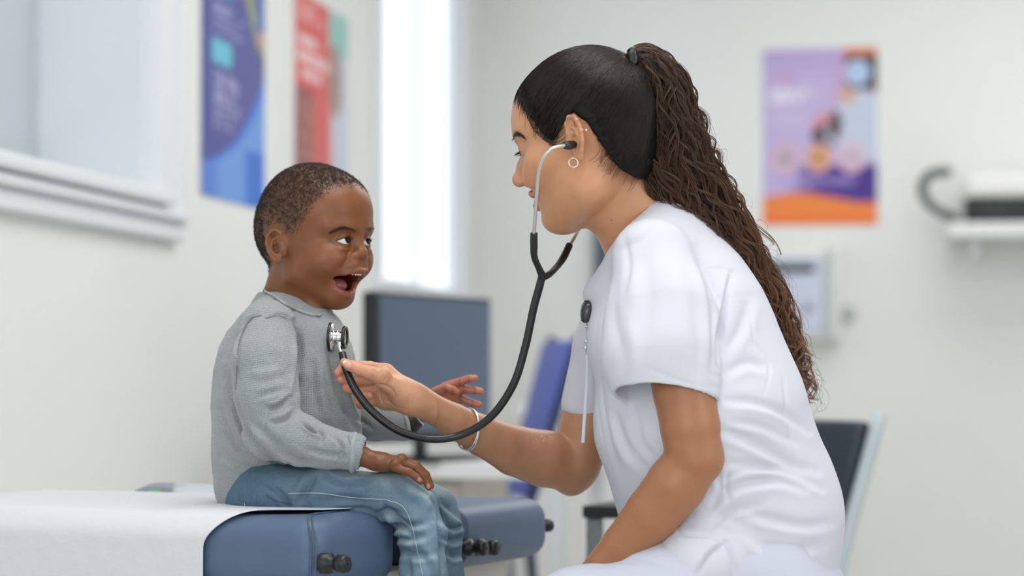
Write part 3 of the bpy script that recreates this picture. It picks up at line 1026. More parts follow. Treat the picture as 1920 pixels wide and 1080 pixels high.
knob(0.0, 0.016, ZT - 0.052, Ax, 0.85)
knob(0.0, 0.378, ZT - 0.058, Ax, 0.8)
knob(0.0, 0.412, ZT - 0.060, Ax, 0.8)
knob(-0.02, 0.635, ZT - 0.046, Ax * 0.5 + Bx * 0.86, 0.7)
M_cream = mat('cream_enamel', lin(205, 200, 190), 0.35)
def tbox(name, lo, hi, m, bev=0.004):
    M = Matrix.Translation((TO[0], TO[1], 0)) @ Matrix.Rotation(-TA, 4, 'Z')
    return child(wbox(name, lo, hi, m, bev, M=M), tab)
tbox('frame', (-0.60, 0.05, ZT - TH - 0.03), (-0.06, 0.33, ZT - TH + 0.004), M_cream)
tbox('frame', (-0.26, 0.33, ZT - TH - 0.03), (-0.05, 0.60, ZT - TH + 0.004), M_cream)
for l_, s_ in ((-0.57, 0.06), (-0.57, 0.29), (-0.12, 0.06), (-0.12, 0.55)):
    tbox('leg', (l_, s_, 0.0), (l_ + 0.035, s_ + 0.035, ZT - TH - 0.03), M_cream)
# chrome rail behind the pad
zr = ZT - 0.001
child(tube_obj('side_rail', [tw(-0.46, 0.41, zr), tw(-0.27, 0.41, zr)], 0.0135, mat('polished_rail', (0.86, 0.9, 0.96, 1), 0.32, metal=0.75), n=6, sides=20), tab)
child(tube_obj('rail_end', [tw(-0.52, 0.415, zr), tw(-0.49, 0.415, zr), tw(-0.455, 0.41, zr)], 0.015, mat('grey_plastic', lin(150, 158, 168), 0.4), n=12, sides=20, rads=[0.004, 0.014, 0.0145]), tab)
child(tube_obj('release_button', [tw(-0.487, 0.397, zr - 0.002), tw(-0.470, 0.397, zr - 0.002)], 0.007, mat('green_plastic', lin(110, 190, 110), 0.4), n=4, sides=12), tab)['label'] = 'green button'
child(tube_obj('clamp', [tw(-0.272, 0.41, zr + 0.006), tw(-0.266, 0.41, zr + 0.006)], 0.017, M_black, n=4, sides=12), tab)
tbox('rail_bracket', (-0.42, 0.34, ZT - 0.06), (-0.40, 0.41, ZT - 0.045), M_cream, 0.002)
tbox('rail_bracket', (-0.31, 0.34, ZT - 0.06), (-0.29, 0.41, ZT - 0.045), M_cream, 0.002)
tbox('rail_bracket', (-0.42, 0.40, ZT - 0.06), (-0.40, 0.415, ZT - 0.012), M_cream, 0.002)
tbox('rail_bracket', (-0.31, 0.40, ZT - 0.06), (-0.29, 0.415, ZT - 0.012), M_cream, 0.002)

# paper sheet over the pad
na, nb = 150, 110
aa = np.linspace(0, 1, na); bb = np.linspace(0, 1, nb)
Ag, Bg = np.meshgrid(aa, bb, indexing='ij')
LEN = 0.36 + 0.22
r0 = 0.028
d_ = Bg * LEN                                   # distance from the far edge of the pad, across and down the front
flat = 0.36 - r0
arc = r0 * math.pi / 2
S_ = np.where(d_ < flat, 0.36 - d_, np.where(d_ < flat + arc, r0 - r0 * np.sin((d_ - flat) / r0), 0.0))
Z_ = np.where(d_ < flat, ZT, np.where(d_ < flat + arc, ZT - r0 + r0 * np.cos(np.clip((d_ - flat) / r0, 0, 1.6)), ZT - r0 - (d_ - flat - arc)))
rl = np.where(d_ < flat - 0.05, -0.035, -0.035 - 0.112 * smoothstep(flat - 0.05, flat + arc + 0.01, d_))
Lg = -0.685 + Ag * (rl + 0.685)
nz_ = np.stack([Lg.ravel(), S_.ravel() * 0.8, Z_.ravel()], 1)
wr = vnoise(nz_, 9) * 0.5 + vnoise(nz_, 19) * 0.25 + vnoise(nz_ * [1, 1, 3], 31) * 0.12
wr = wr.reshape(Lg.shape)
front = smoothstep(flat, flat + arc, d_)
endz = smoothstep(-0.63, -0.685, Lg)
off = 0.0022 + 0.0012 * (wr + 0.6) * (1 - front) + front * (0.004 + 0.007 * np.abs(wr) * smoothstep(0, 0.3, d_ - flat))
curl = smoothstep(0.95, 1.0, Ag) * (1 - front) * smoothstep(0.2, 0.33, d_) * 0.002
Vp = np.stack([Lg, S_ - off * front, Z_ + off * (1 - front) + curl - endz * 0.03 * (1 - front)], -1).reshape(-1, 3)
Vp = TO * [1, 1, 0] + Vp @ RT.T
i = np.arange(na - 1)[:, None]; k = np.arange(nb - 1)[None]
Qp = np.stack([i * nb + k, i * nb + k + 1, (i + 1) * nb + k + 1, (i + 1) * nb + k], -1).reshape(-1, 4)
M_paper = mat('exam_paper', lin(214, 216, 221), 0.7, bump=('noise', 45, 0.35, 0.004))
pap = tag(mesh_obj('paper_sheet', Vp, Qp, M_paper), 'white disposable paper sheet creased over the slate blue exam table', 'paper sheet')
sol = pap.modifiers.new('thickness', 'SOLIDIFY'); sol.thickness = 0.0006; sol.offset = 1


# ------------------------------------------------------------------ people: shared bits
def mm(*a):
    return np.array(a, float) / 1000.0


def pr_(px, py, Y, r):
    """joint drawn at a pixel and a depth, radius in pixels at that depth"""
    return (P(px, py, Y), r * Y / FPX)


def ear(s, side, c, sc, flare=0.42):
    """outer ear: plate, helix rim, antihelix, bowl, tragus and lobe"""
    def q(y, z, x=0.0):
        return mm(c[0] + side * (x + 2.0 + flare * (9 - y)) * sc, c[1] + y * sc, c[2] + z * sc)
    k = 0.002 * sc
    for (y, z, ry, rz) in ((-3, 8, 11, 19), (-2, -8, 9, 16)):
        a = math.atan(flare)
        rot = np.array([[math.cos(a), -side * math.sin(a), 0], [side * math.sin(a), math.cos(a), 0], [0, 0, 1]]).T
        s.ell(q(y, z), mm(2.8 * sc, ry * sc, rz * sc), k * 1.5, 'u', rot.T)
    s.ell(q(8, 0, -4), mm(6 * sc, 7 * sc, 17 * sc), 0.004)
    s.ell(q(-0.5, -2, 4.0), mm(7.5 * sc, 7.2 * sc, 10 * sc), k, 's')
    s.ell(q(-2, 15, 4.0), mm(5.0 * sc, 8.0 * sc, 9.5 * sc), k, 's')
    hp = [(6, 2, 0), (8, 12, 1), (7, 22, 1.5), (0, 28.5, 2), (-8, 27, 2.5), (-14, 18, 2.5), (-15.5, 6, 2.5), (-13, -6, 2), (-8, -16, 1.5), (-3, -22, 1)]
    pts = [(q(y, z, x), r) for (y, z, x), r in zip(hp, np.array([2.0, 2.4, 2.7, 2.8, 2.8, 2.7, 2.6, 2.5, 2.6, 3.0]) * sc / 1000)]
    s.chain(pts, k)
    ap = [(1, 17, 0.5), (-6, 12, 1.6), (-9, 3, 2.2), (-7.5, -7, 2.0), (-2, -13, 1.5)]
    s.chain([(q(y, z, x), 2.3 * sc / 1000) for y, z, x in ap], k)
    s.ell(q(7.5, -4, 1.2), mm(2.6 * sc, 3.2 * sc, 4.5 * sc), k)
    s.ell(q(0.5, -20.5, 0.4), mm(3.4 * sc, 7.4 * sc, 7.2 * sc), k * 1.6)


def raysurf(s, C, D, rmax):
    """distance from C along unit directions D to the surface of a solid (local frame)"""
    n = 70
    t = np.linspace(0.02, rmax, n)
    Pn = C + D[:, None, :] * t[None, :, None]
    g = (Pn - s.lo) / s.h
    i = np.clip(np.floor(g).astype(int), 0, s.n - 2)
    f = np.clip(g - i, 0, 1)
    v = 0
    for a in (0, 1):
        for b in (0, 1):
            for c in (0, 1):
                w = (f[..., 0] if a else 1 - f[..., 0]) * (f[..., 1] if b else 1 - f[..., 1]) * (f[..., 2] if c else 1 - f[..., 2])
                v = v + w * s.F[i[..., 0] + a, i[..., 1] + b, i[..., 2] + c]
    ins = v < 0
    last = n - 1 - np.argmax(ins[:, ::-1], axis=1)
    last = np.clip(last, 0, n - 2)
    r = np.arange(len(D))
    v0, v1 = v[r, last], v[r, last + 1]
    fr = np.clip(v0 / (v0 - v1 + 1e-9), 0, 1)
    return t[last] + fr * (t[1] - t[0])


def eyeball(name, c, r, gaze, iris_col, parent, n=48):
    """sphere with iris and pupil coloured by angle from the gaze, small corneal bulge"""
    g = np.array(gaze, float); g /= np.linalg.norm(g)
    M = frame_to(g, (0, 0, 0))[:3, :3]
    th = np.linspace(0, math.pi, n); ph = np.linspace(0, 2 * math.pi, n, endpoint=False)
    T_, Ph = np.meshgrid(th, ph, indexing='ij')
    rr = r * (1 + 0.05 * np.exp(-(T_ / 0.42) ** 4))
    V = np.stack([rr * np.sin(T_) * np.cos(Ph), rr * np.sin(T_) * np.sin(Ph), rr * np.cos(T_)], -1).reshape(-1, 3) @ M.T + c
    i = np.arange(n - 1)[:, None]; k = np.arange(n)[None]; k2 = (k + 1) % n
    Q = np.stack([i * n + k, (i + 1) * n + k, (i + 1) * n + k2, i * n + k2], -1).reshape(-1, 4)
    t = T_.ravel()
    C = np.tile(lin3(225, 222, 225), (len(V), 1))
    C = blend(C, smoothstep(0.64, 0.58, t), lin3(*iris_col))
    C = blend(C, smoothstep(0.34, 0.28, t), lin3(4, 4, 5))
    return mesh_obj(name, V, Q, mat('eye_surface', rough=0.06, spec=0.35, attr=True), col=C, parent=parent)


def skin_mat(name, rad):
    return mat(name, rough=0.40, spec=0.5, attr=True, noise=(95, 0.045), bump=('noise', 420, 0.16, 0.0006), sss=0.06, sss_rad=rad, sss_scale=0.004)


M_skin_w = skin_mat('tan_skin', (1.0, 0.35, 0.18))
M_skin_b = skin_mat('brown_skin', (1.0, 0.3, 0.15))

# ================================================================== THE CHILD
BY = 2.93
phi = math.radians(35)
bf = np.array([math.cos(phi), -math.sin(phi), 0]); br = np.array([-math.sin(phi), -math.cos(phi), 0])
BR = np.stack([br, bf, [0, 0, 1]], 1)
# slight lean of the head: tip the face up a touch
tip = math.radians(2)
BR = BR @ np.array([[1, 0, 0], [0, math.cos(tip), -math.sin(tip)], [0, math.sin(tip), math.cos(tip)]])
BC = P(522, 461, BY) - BR @ mm(62, -1, 0)
s = Solid(mm(-88, -100, -150), mm(88, 105, 116), 0.00105, BR, BC)
s.ell(mm(0, 1, 36), mm(62, 69, 68), 0.01)
s.ell(mm(0, -14, 18), mm(57, 52, 50), 0.02)
s.ell(mm(0, 37, 42), mm(50, 43.5, 42), 0.02)
s.ell(mm(0, 28, -8), mm(47, 40, 46), 0.02)
for sx in (-1, 1):
    s.ell(mm(sx * 28, 40, -21), mm(23, 26, 21), 0.014)       # full cheeks
    s.ell(mm(sx * 27, 49, -13), mm(17, 18, 13), 0.010)
    s.cone(mm(sx * 37, 8, -34), mm(sx * 12, 38, -61), 0.016, 0.013, 0.02)   # jaw
    s.cone(mm(sx * 9, 71, 20), mm(sx * 36, 58, 21), 0.007, 0.007, 0.012)        # brow ridge
s.ell(mm(0, 37, -62.5), mm(16, 15, 13), 0.012)             # chin
s.ell(mm(0, 54, -34), mm(24, 21, 14), 0.012)
s.ell(mm(0, 41, -50), mm(19, 15, 14), 0.010)               # muzzle
# eye sockets and lids
for sx in (-1, 1):
    s.ell(mm(sx * 20.5, 79, 3.5), mm(12.5, 9, 8.5), 0.009, 's')
    s.ell(mm(sx * 20.5, 61.5, 3.5), mm(12.6, 12.8, 11.4), 0.003)
    s.ell(mm(sx * 22.5, 66, -7), mm(10, 6, 3.2), 0.004)
# nose
s.cone(mm(0, 68, 15), mm(0, 77, -9), 0.006, 0.0065, 0.008)
s.ell(mm(0, 77.5, -13), mm(8.2, 7.4, 6.6), 0.005)
for sx in (-1, 1):
    s.ell(mm(sx * 9.4, 71.5, -15.5), mm(6.2, 7.2, 5.4), 0.005)
    s.ell(mm(sx * 5.2, 75, -20.8), mm(2.6, 3.6, 2.0), 0.0012, 's')
# upper lip body
s.cone(mm(-9, 71.5, -26), mm(9, 71.5, -26), 0.0075, 0.0075, 0.006)
# open mouth
def vesica(c, w, h):
    Rr = (w * w + h * h) / (2 * h)
    def f(x, y, z):
        X = x - c[0]; Z = z - c[2]
        a = np.sqrt(X * X + (Z - (Rr - h)) ** 2) - Rr
        b = np.sqrt(X * X + (Z + (Rr - h)) ** 2) - Rr
        return np.maximum(a, b)
    return f
s.ell(mm(0, 50, -40.5), mm(26.5, 40, 6.0), 0.003, 's')
s.ell(mm(0, 48, -47.5), mm(19, 30, 11), 0.004, 's')
s.ell(mm(0, 42, -47), mm(17, 16, 13), 0.004, 's')
up = [mm(-27.5, 51, -37), mm(-19, 65, -35.5), mm(-7, 77, -32.6), mm(0, 78.4, -33.4), mm(7, 77, -32.6), mm(19, 65, -35.5), mm(27.5, 51, -37)]
lw = [mm(-27.5, 51, -38), mm(-20, 48, -50), mm(-8.5, 52.5, -59), mm(0, 54.5, -61), mm(8.5, 52.5, -59), mm(20, 48, -50), mm(27.5, 51, -38)]
rl_u = [1.8, 2.6, 3.4, 3.0, 3.4, 2.6, 1.8]; rl_l = [1.3, 2.6, 4.2, 4.6, 4.2, 2.6, 1.3]
s.chain([(a, r / 1000) for a, r in zip(up, rl_u)], 0.0025)
s.chain([(a, r / 1000) for a, r in zip(lw, rl_l)], 0.0025)
# eyelid openings
for sx in (-1, 1):
    f = vesica(mm(sx * 21.3, 0, 3.2), 0.0110, 0.0040)
    s.func(mm(sx * 21.3 - 12, 58, -4), mm(sx * 21.3 + 12, 87, 10), f, 0.0007, 's')
    s.chain([(mm(sx * 11, 71, 6), 0.0007), (mm(sx * 22, 74.2, 11.2), 0.0009), (mm(sx * 34, 66, 7), 0.0007)], 0.0025, 's')
ear(s, 1, (60, -1, -2), 0.74, 0.40)
ear(s, -1, (-60, -1, -2), 0.74, 0.40)
s.cone(s.L(P(545, 530, 2.97)), s.L(P(512, 562, 2.975)), 0.020, 0.014, 0.02)
# neck into the collar
nk = [(s.L(P(565, 495, 2.985)), 0.034), (s.L(P(556, 548, 2.985)), 0.035), (s.L(P(545, 600, 2.985)), 0.042)]
s.chain(nk, 0.012)
s.cone(s.L(P(572, 545, 2.955)), s.L(P(590, 592, 2.95)), 0.010, 0.010, 0.012)
V, Q = s.mesh(1)
Lh = V.copy()                                         # head-frame coordinates for colouring
for pts, w, dp in (([(18, 69, -20), (24, 65, -25), (30, 58, -32), (34, 50, -41)], 2.8, -1.3), ([(20, 72, -12), (28, 66, -20), (36, 56, -28)], 4.5, 1.2),
                   ([(14, 70, -2), (20, 73, -5), (28, 68, -4)], 1.8, -0.25), ([(12, 74, 13), (22, 76, 16), (33, 68, 12)], 1.4, -0.5),
                   ([(30, 52, -44), (31, 46, -52), (28, 44, -60)], 3.5, -0.9), ([(2.4, 78, -22), (2.6, 78, -26), (3.2, 79, -29.5)], 1.2, 0.5), ([(0, 78, -21), (0, 78, -28)], 1.3, -0.6)):
    V = crease(Lh, V, normals(V, Q), pts, w, dp)
Vh = s.W(V)


def chain_dist(p, pts):
    d = np.full(len(p), 1e9)
    for a, b in zip(pts[:-1], pts[1:]):
        ab = b - a
        t = np.clip(((p - a) @ ab) / (ab @ ab), 0, 1)
        d = np.minimum(d, np.linalg.norm(p - a - t[:, None] * ab, axis=1))
    return d


B_SKIN = lin3(126, 75, 40)
def hair_edge_b(y, z, x):
    # above this the scalp is covered: positive inside the hair
    g = np.interp(y, np.array([-100, -62, -34, -18, -8, 4, 16, 26, 34, 42, 50, 58, 70, 90]) / 1000,
                  np.array([-34, -34, -28, -4, 20, 16, 6, 14, 23, 33, 46, 56, 68, 76]) / 1000)
    return z - g
he = hair_edge_b(Lh[:, 1], Lh[:, 2], Lh[:, 0])
Cb = np.tile(B_SKIN, (len(Lh), 1))
Cb = blend(Cb, 0.22 * np.exp(-(np.linalg.norm((np.abs(Lh) * [1, 1, 0] + Lh * [0, 0, 1] - mm(33, 58, -14)) / mm(16, 16, 12), axis=1)) ** 2), lin3(190, 112, 80))
Cb = blend(Cb, 0.35 * smoothstep(0.006, 0, np.abs(Lh[:, 2] - 0.0036) ) * smoothstep(0.018, 0.012, np.abs(np.abs(Lh[:, 0]) - 0.0228)) * (Lh[:, 1] > 0.055), lin3(80, 46, 34))
Cb = blend(Cb, smoothstep(-0.006, 0.022, he + 0.005 * vnoise(Lh, 160)) * 0.60, lin3(66, 50, 40))
dl = np.minimum(chain_dist(Lh, up) - 0.0030, chain_dist(Lh, lw) - 0.0046)
Cb = blend(Cb, smoothstep(0.0012, -0.0004, dl) * np.where(Lh[:, 2] > -0.0385, 0.35, 0.75) * smoothstep(0.030, 0.019, np.abs(Lh[:, 0])), lin3(172, 96, 88))
inm = ((Lh[:, 0] / 0.027) ** 2 + ((Lh[:, 2] + 0.045) / 0.017) ** 2 < 1) & (Lh[:, 1] < np.interp(np.abs(Lh[:, 0]), [0, 0.011, 0.023, 0.031], [0.054, 0.051, 0.044, 0.041])) & (Lh[:, 1] > 0.005)
Cb = blend(Cb, inm * 1.0, lin3(120, 40, 44))
Cb = blend(Cb, smoothstep(0.0026, 0.001, np.linalg.norm((np.abs(Lh) * [1, 0, 0] + Lh * [0, 1, 1]) - mm(5.2, 75, -20.5), axis=1)) * 0.6, lin3(50, 26, 20))
head_b = (Vh, Q, Cb)

# hands and forearms of the child
# near hand lies on the thigh
s = Solid(P(640, 940, 2.80) , P(830, 800, 2.95), 0.00125)
s.lo = np.minimum(P(640, 940, 2.78), P(640, 940, 2.96)) 
s = Solid((P(640, 0, 2.85)[0] - 0.01, 2.77, P(0, 945, 2.85)[2]), (P(830, 0, 2.85)[0] + 0.01, 2.93, P(0, 800, 2.85)[2]), 0.0012)
Yh = 2.832
s.chain([pr_(640, 846, Yh + 0.004, 23), pr_(672, 853, Yh + 0.002, 20), pr_(700, 864, Yh, 16.5), pr_(718, 866, Yh, 17)], 0.004, sq=(1, 0.95, 1))
s.cone(*[P(712, 866, Yh + 0.004), P(748, 869, Yh + 0.012)], 0.0105, 0.0088, 0.006, sq=(1, 1.9, 1))
fing = [
    [(740, 876, -0.010, 8.6), (766, 885, -0.014, 7.6), (781, 895, -0.014, 7.0), (789, 903, -0.013, 6.0)],
    [(750, 866, 0.002, 9.0), (777, 877, 0.001, 7.8), (794, 894, 0.002, 7.2), (804, 914, 0.003, 6.2)],
    [(752, 863, 0.016, 9.0), (780, 872, 0.016, 7.8), (799, 890, 0.017, 7.2), (808, 911, 0.018, 6.4)],
    [(748, 864, 0.029, 9.0), (775, 872, 0.031, 7.8), (793, 887, 0.032, 7.2), (802, 903, 0.033, 6.4)],
    [(706, 870, 0.022, 9.5), (730, 882, 0.036, 8.4), (748, 890, 0.042, 7.2)],
]
for fg in fing:
    s.chain([pr_(a, b, Yh + c, r) for a, b, c, r in fg], 0.0016, k0=0.004)
for a, b, c in ((752, 860, 0.000), (754, 857, 0.014), (741, 868, -0.012)):
    s.ell(P(a, b, Yh + c), mm(5.2, 5.2, 4.2), 0.004)
V, Q = s.mesh(1)
px = to_px(V)
C = np.tile(B_SKIN * 0.86, (len(V), 1))
for a, b, sx_, sy_ in ((786, 899, 4.2, 4.2), (803, 911, 3.4, 4.6)):
    C = blend(C, (((px[:, 0] - a) / sx_) ** 2 + ((px[:, 1] - b) / sy_) ** 2 < 1) * 0.6, lin3(206, 150, 128))
for fg in fing[:2]:
    for a, b, c, r in fg[1:3]:
        C = blend(C, np.exp(-(np.hypot(px[:, 0] - a, px[:, 1] - b) / 3.5) ** 2) * 0.25, lin3(80, 48, 36))
hand_b1 = (V, Q, C)
# far hand is raised, palm towards the woman
Yf = 3.035
s = Solid((P(735, 0, Yf)[0], Yf - 0.06, P(0, 830, Yf)[2]), (P(925, 0, Yf)[0], Yf + 0.06, P(0, 685, Yf)[2]), 0.0012)
s.chain([pr_(748, 800, Yf, 20), pr_(790, 771, Yf, 18), pr_(815, 750, Yf, 17), pr_(828, 741, Yf, 18)], 0.004, sq=(1, 0.9, 1))
s.cone(P(822, 744, Yf), P(846, 734, Yf + 0.004), 0.0125, 0.0115, 0.006, sq=(1, 0.8, 1))
s.cone(P(830, 750, Yf + 0.006), P(846, 748, Yf + 0.008), 0.0115, 0.010, 0.006)
fing2 = [
    [(838, 724, 0.000, 9.5), (862, 716, -0.004, 8.0), (879, 710, -0.006, 7.4), (890, 709, -0.007, 6.6)],
    [(845, 733, 0.004, 9.5), (870, 730, 0.002, 8.0), (890, 732, 0.000, 7.6), (901, 734, -0.001, 6.8)],
    [(843, 745, 0.008, 9.0), (864, 748, 0.008, 7.8), (886, 756, 0.006, 7.4), (898, 759, 0.005, 6.6)],
    [(838, 755, 0.016, 8.5), (855, 764, 0.018, 7.4), (871, 774, 0.018, 6.8), (880, 780, 0.017, 6.0)],
    [(818, 736, -0.010, 9.0), (836, 727, -0.018, 8.0), (849, 731, -0.020, 7.2), (856, 735, -0.020, 6.6)],
]
for fg in fing2:
    s.chain([pr_(a, b, Yf + c, r) for a, b, c, r in fg], 0.0014, k0=0.004)
V, Q = s.mesh(1)
px = to_px(V)
C = np.tile(lin3(188, 118, 92), (len(V), 1))
C = blend(C, smoothstep(830, 770, px[:, 0]), B_SKIN)
C = blend(C, smoothstep(868, 890, px[:, 0]) * 0.6, lin3(214, 134, 112))
for fg in fing2:
    for a, b, c, r in fg[1:3]:
        C = blend(C, np.exp(-((px[:, 0] - a) / 2.2) ** 2) * (np.abs(px[:, 1] - b) < 9) * 0.45, lin3(96, 54, 42))
hand_b2 = (V, Q, C)
# trunk, arms and legs under the clothes, plus feet
s = Solid((-0.45, 2.70, 0.16), (0.03, 3.16, CZ + 0.09), 0.0035)
s.chain([pr_(547, 585, 2.985, 42), pr_(545, 650, 2.975, 70), pr_(530, 780, 2.965, 88), pr_(505, 900, 2.95, 80)], 0.02)
s.chain([pr_(500, 615, 2.90, 35), pr_(500, 700, 2.875, 36), pr_(520, 815, 2.86, 34), pr_(600, 840, 2.845, 26), pr_(655, 849, 2.836, 21)], 0.01)
s.chain([pr_(600, 630, 3.05, 34), pr_(625, 700, 3.07, 32), pr_(640, 775, 3.06, 30), pr_(700, 792, 3.045, 24), pr_(752, 797, 3.035, 20)], 0.01)
s.chain([pr_(510, 922, 2.885, 36), pr_(730, 930, 2.86, 27), pr_(780, 960, 2.86, 26), pr_(798, 1090, 2.86, 25), pr_(806, 1300, 2.86, 22), pr_(808, 1400, 2.86, 20), pr_(870, 1440, 2.84, 20)], 0.01)
s.chain([pr_(540, 930, 3.0, 40), pr_(780, 945, 2.97, 32), pr_(815, 975, 2.97, 28), pr_(828, 1090, 2.97, 26), pr_(846, 1300, 2.97, 22), pr_(848, 1395, 2.97, 20), pr_(915, 1435, 2.96, 20)], 0.01)
V, Q = s.mesh(1)
trunk_b = (V, Q, np.tile(B_SKIN, (len(V), 1)))
V, Q, C = join([head_b, hand_b1, hand_b2, trunk_b])
boy = mesh_obj('person', V, Q, M_skin_b, col=C)
tag(boy, 'laughing small child in grey sweater and light jeans sitting on the exam table', 'person')

# eyes, teeth, tongue
gz = BR @ np.array([0.05, 1, 0.06]); look = P(985, 300, 2.85) - P(648, 450, 2.9)
look /= np.linalg.norm(look); look = look * 0.75 + gz * 0.35
for sx in (1, -1):
    e = eyeball('eye', s_ := BC + BR @ mm(sx * 20.5, 61.7, 3.4), 0.0112, look, (26, 20, 18), boy)
tk = Solid(mm(-22, 25, -66), mm(22, 72, -30), 0.0009, BR, BC)
tk.ell(mm(5, 38, -49), mm(16, 15.5, 10), 0.002)
V, Q = tk.mesh(1)
V = V + normals(V, Q) * (0.0003 * vnoise(V, 700))[:, None]
mesh_obj('tongue', tk.W(V), Q, mat('tongue', lin(150, 84, 92), 0.25, sss=0.2, noise=(400, 0.1)), parent=boy)
tk = Solid(mm(-20, 40, -48), mm(20, 84, -30), 0.0006, BR, BC)
for i in range(-2, 3):
    x = i * 3.9
    y = 71.5 - x * x * 0.035
    tk.ell(mm(x, y, -36.0), mm(1.95, 1.5, 2.4 if abs(i) < 2 else 1.9), 0.0004)
V, Q = tk.mesh(0)
mesh_obj('upper_teeth', tk.W(V), Q, mat('tooth_enamel', lin(238, 234, 226), 0.2), parent=boy)


def strands_obj(name, starts, dirs, length, r, m, parent, seg=4, curl=0.0, seedn=1, col=None):
    r_ = np.random.default_rng(seedn)
    n = len(starts)
    t = np.linspace(0, 1, seg)[None, :, None]
    L = (length * r_.uniform(0.7, 1.3, n))[:, None, None]
    ax = r_.normal(size=(n, 1, 3)); bx_ = r_.normal(size=(n, 1, 3))
    S = starts[:, None] + dirs[:, None] * L * t + (ax * np.sin(t * 5) + bx_ * (1 - np.cos(t * 5))) * curl
    rad = np.repeat((r * (1 - 0.75 * t[..., 0] ** 2)), n, 0)
    V, Q = tubes(S, rad)
    return mesh_obj(name, V, Q, m, parent=parent)


M_buzz = mat('black_short_hair', lin(56, 44, 37), 0.45)
Nh = normals(Vh, head_b[1])
w_ = np.clip(smoothstep(-0.004, 0.022, he + 0.004 * vnoise(Lh, 160)), 0, 1) * (np.abs(Lh[:, 0]) < 0.068) * (Lh[:, 2] > -0.045)
earz = (np.abs(Lh[:, 0]) > 0.056) & (Lh[:, 1] > -0.024) & (Lh[:, 1] < 0.010) & (Lh[:, 2] < 0.026)
w_[earz] = 0
w_ = w_ * np.clip(0.8 + 1.0 * vnoise(Lh, 330), 0.2, 1.3)
NHB = 62000
sel = rng.choice(len(Vh), NHB, p=w_ / w_.sum())
st = Vh[sel] + rng.normal(0, 0.0004, (NHB, 3))
dr_ = Nh[sel] * 0.5 + rng.normal(0, 0.5, (NHB, 3)) + (BR @ np.array([0, -0.1, 0.0]))
dr_ /= np.linalg.norm(dr_, axis=1, keepdims=True)
strands_obj('hair', st - Nh[sel] * 0.0003, dr_, 0.0020, 0.00017, M_buzz, boy, 3, 0.0004, 3)


def brow(name, base, pts, n, ln, r, m, parent, up=6.0, seed=1, spread=2.2, lift=0.0008):
    """brow drawn as a line on the picture of the face, set on the skin as short hairs"""
    r_ = np.random.default_rng(seed)
    L = drape(base, pts, 50, lift, 3.0)
    T_ = np.gradient(L, axis=0); T_ /= np.linalg.norm(T_, axis=1, keepdims=True)
    i = r_.integers(0, 50, n)
    fade = np.sin(np.clip(i / 49, 0.05, 0.97) * math.pi) ** 0.5
    st = L[i] + np.stack([0 * i, 0 * i, r_.normal(0, spread / 1600, n) * fade], 1)
    d = T_[i] * 1.0 + np.array([0, -0.1, 0.35]) + r_.normal(0, 0.12, (n, 3))
    d /= np.linalg.norm(d, axis=1, keepdims=True)
    return strands_obj(name, st, d, ln, r, m, parent, 4, 0.0, seed)


brow('eyebrow', Vh, [(668, 434), (650, 429), (636, 430), (622, 437)], 260, 0.0045, 0.00014, M_buzz, boy, spread=1.7)
brow('eyebrow', Vh, [(689, 434), (695, 430), (701, 430)], 120, 0.0035, 0.00014, M_buzz, boy, spread=1.6)
M_lash = mat('black_lash', lin(14, 10, 10), 0.5)
for sx in (1, -1):
    th = np.linspace(-1, 1, 26)
    lx = sx * 21.3 + th * 10.9
    lz = 3.2 + 3.9 * (1 - th ** 2) + 0.1
    ly = 61.7 + np.sqrt(np.maximum(12.1 ** 2 - (lx - sx * 20.5) ** 2 - (lz - 3.5) ** 2, 0)) + 0.2
    L = np.stack([lx, ly, lz], 1) / 1000
    child_ = tube_obj('eyelid_line', [BC + BR @ q for q in L], 0.00045, M_lash, parent=boy, n=40, sides=6)
    st = np.array([BC + BR @ q for q in L]); dd = np.array([BR @ np.array([0.25 * t_ * sx * 1.0, 0.8, 0.35]) for t_ in th])
    strands_obj('eyelashes', st, dd, 0.0040, 0.00012, M_lash, boy, 4, 0.0, 4)

# ---- sweater
KN = 2 * math.pi / 0.0021
M_knit = mat('grey_waffle_knit', lin(152, 158, 160), 0.9, spec=0.15, noise=(600, 0.16), bump=('knit', KN, 0.4, 0.0006), sheen=0.3)
s = Solid((P(395, 0, 2.95)[0] - 0.01, 2.76, P(0, 955, 2.9)[2]), (P(795, 0, 3.0)[0], 3.15, P(0, 530, 3.0)[2]), 0.0017)
SQ = (1, 1.12, 1)
s.chain([pr_(548, 592, 2.985, 52), pr_(540, 640, 2.98, 95), pr_(533, 710, 2.975, 122), pr_(532, 800, 2.965, 126), pr_(508, 880, 2.95, 98), pr_(500, 915, 2.945, 88)], 0.03, sq=(1, 0.92, 1))
s.ell(P(596, 690, 2.94), mm(38, 40, 60), 0.03)
s.cone(P(600, 700, 2.93), P(615, 830, 2.94), 0.030, 0.036, 0.03)
s.cone(P(548, 590, 2.985), P(500, 606, 2.93), 0.028, 0.030, 0.02)
s.cone(P(530, 585, 2.985), P(510, 566, 2.98), 0.020, 0.0145, 0.02)
s.cone(P(560, 590, 2.985), P(600, 625, 3.03), 0.026, 0.028, 0.02)
s.plane(P(500, 921, 2.93), (0.387, 0.0, -0.92), 0.004)
# far sleeve
s.chain([pr_(596, 632, 3.045, 44), pr_(622, 700, 3.07, 44), pr_(645, 778, 3.06, 44), pr_(700, 788, 3.045, 38), pr_(758, 797, 3.035, 31)], 0.008, k0=0.02)
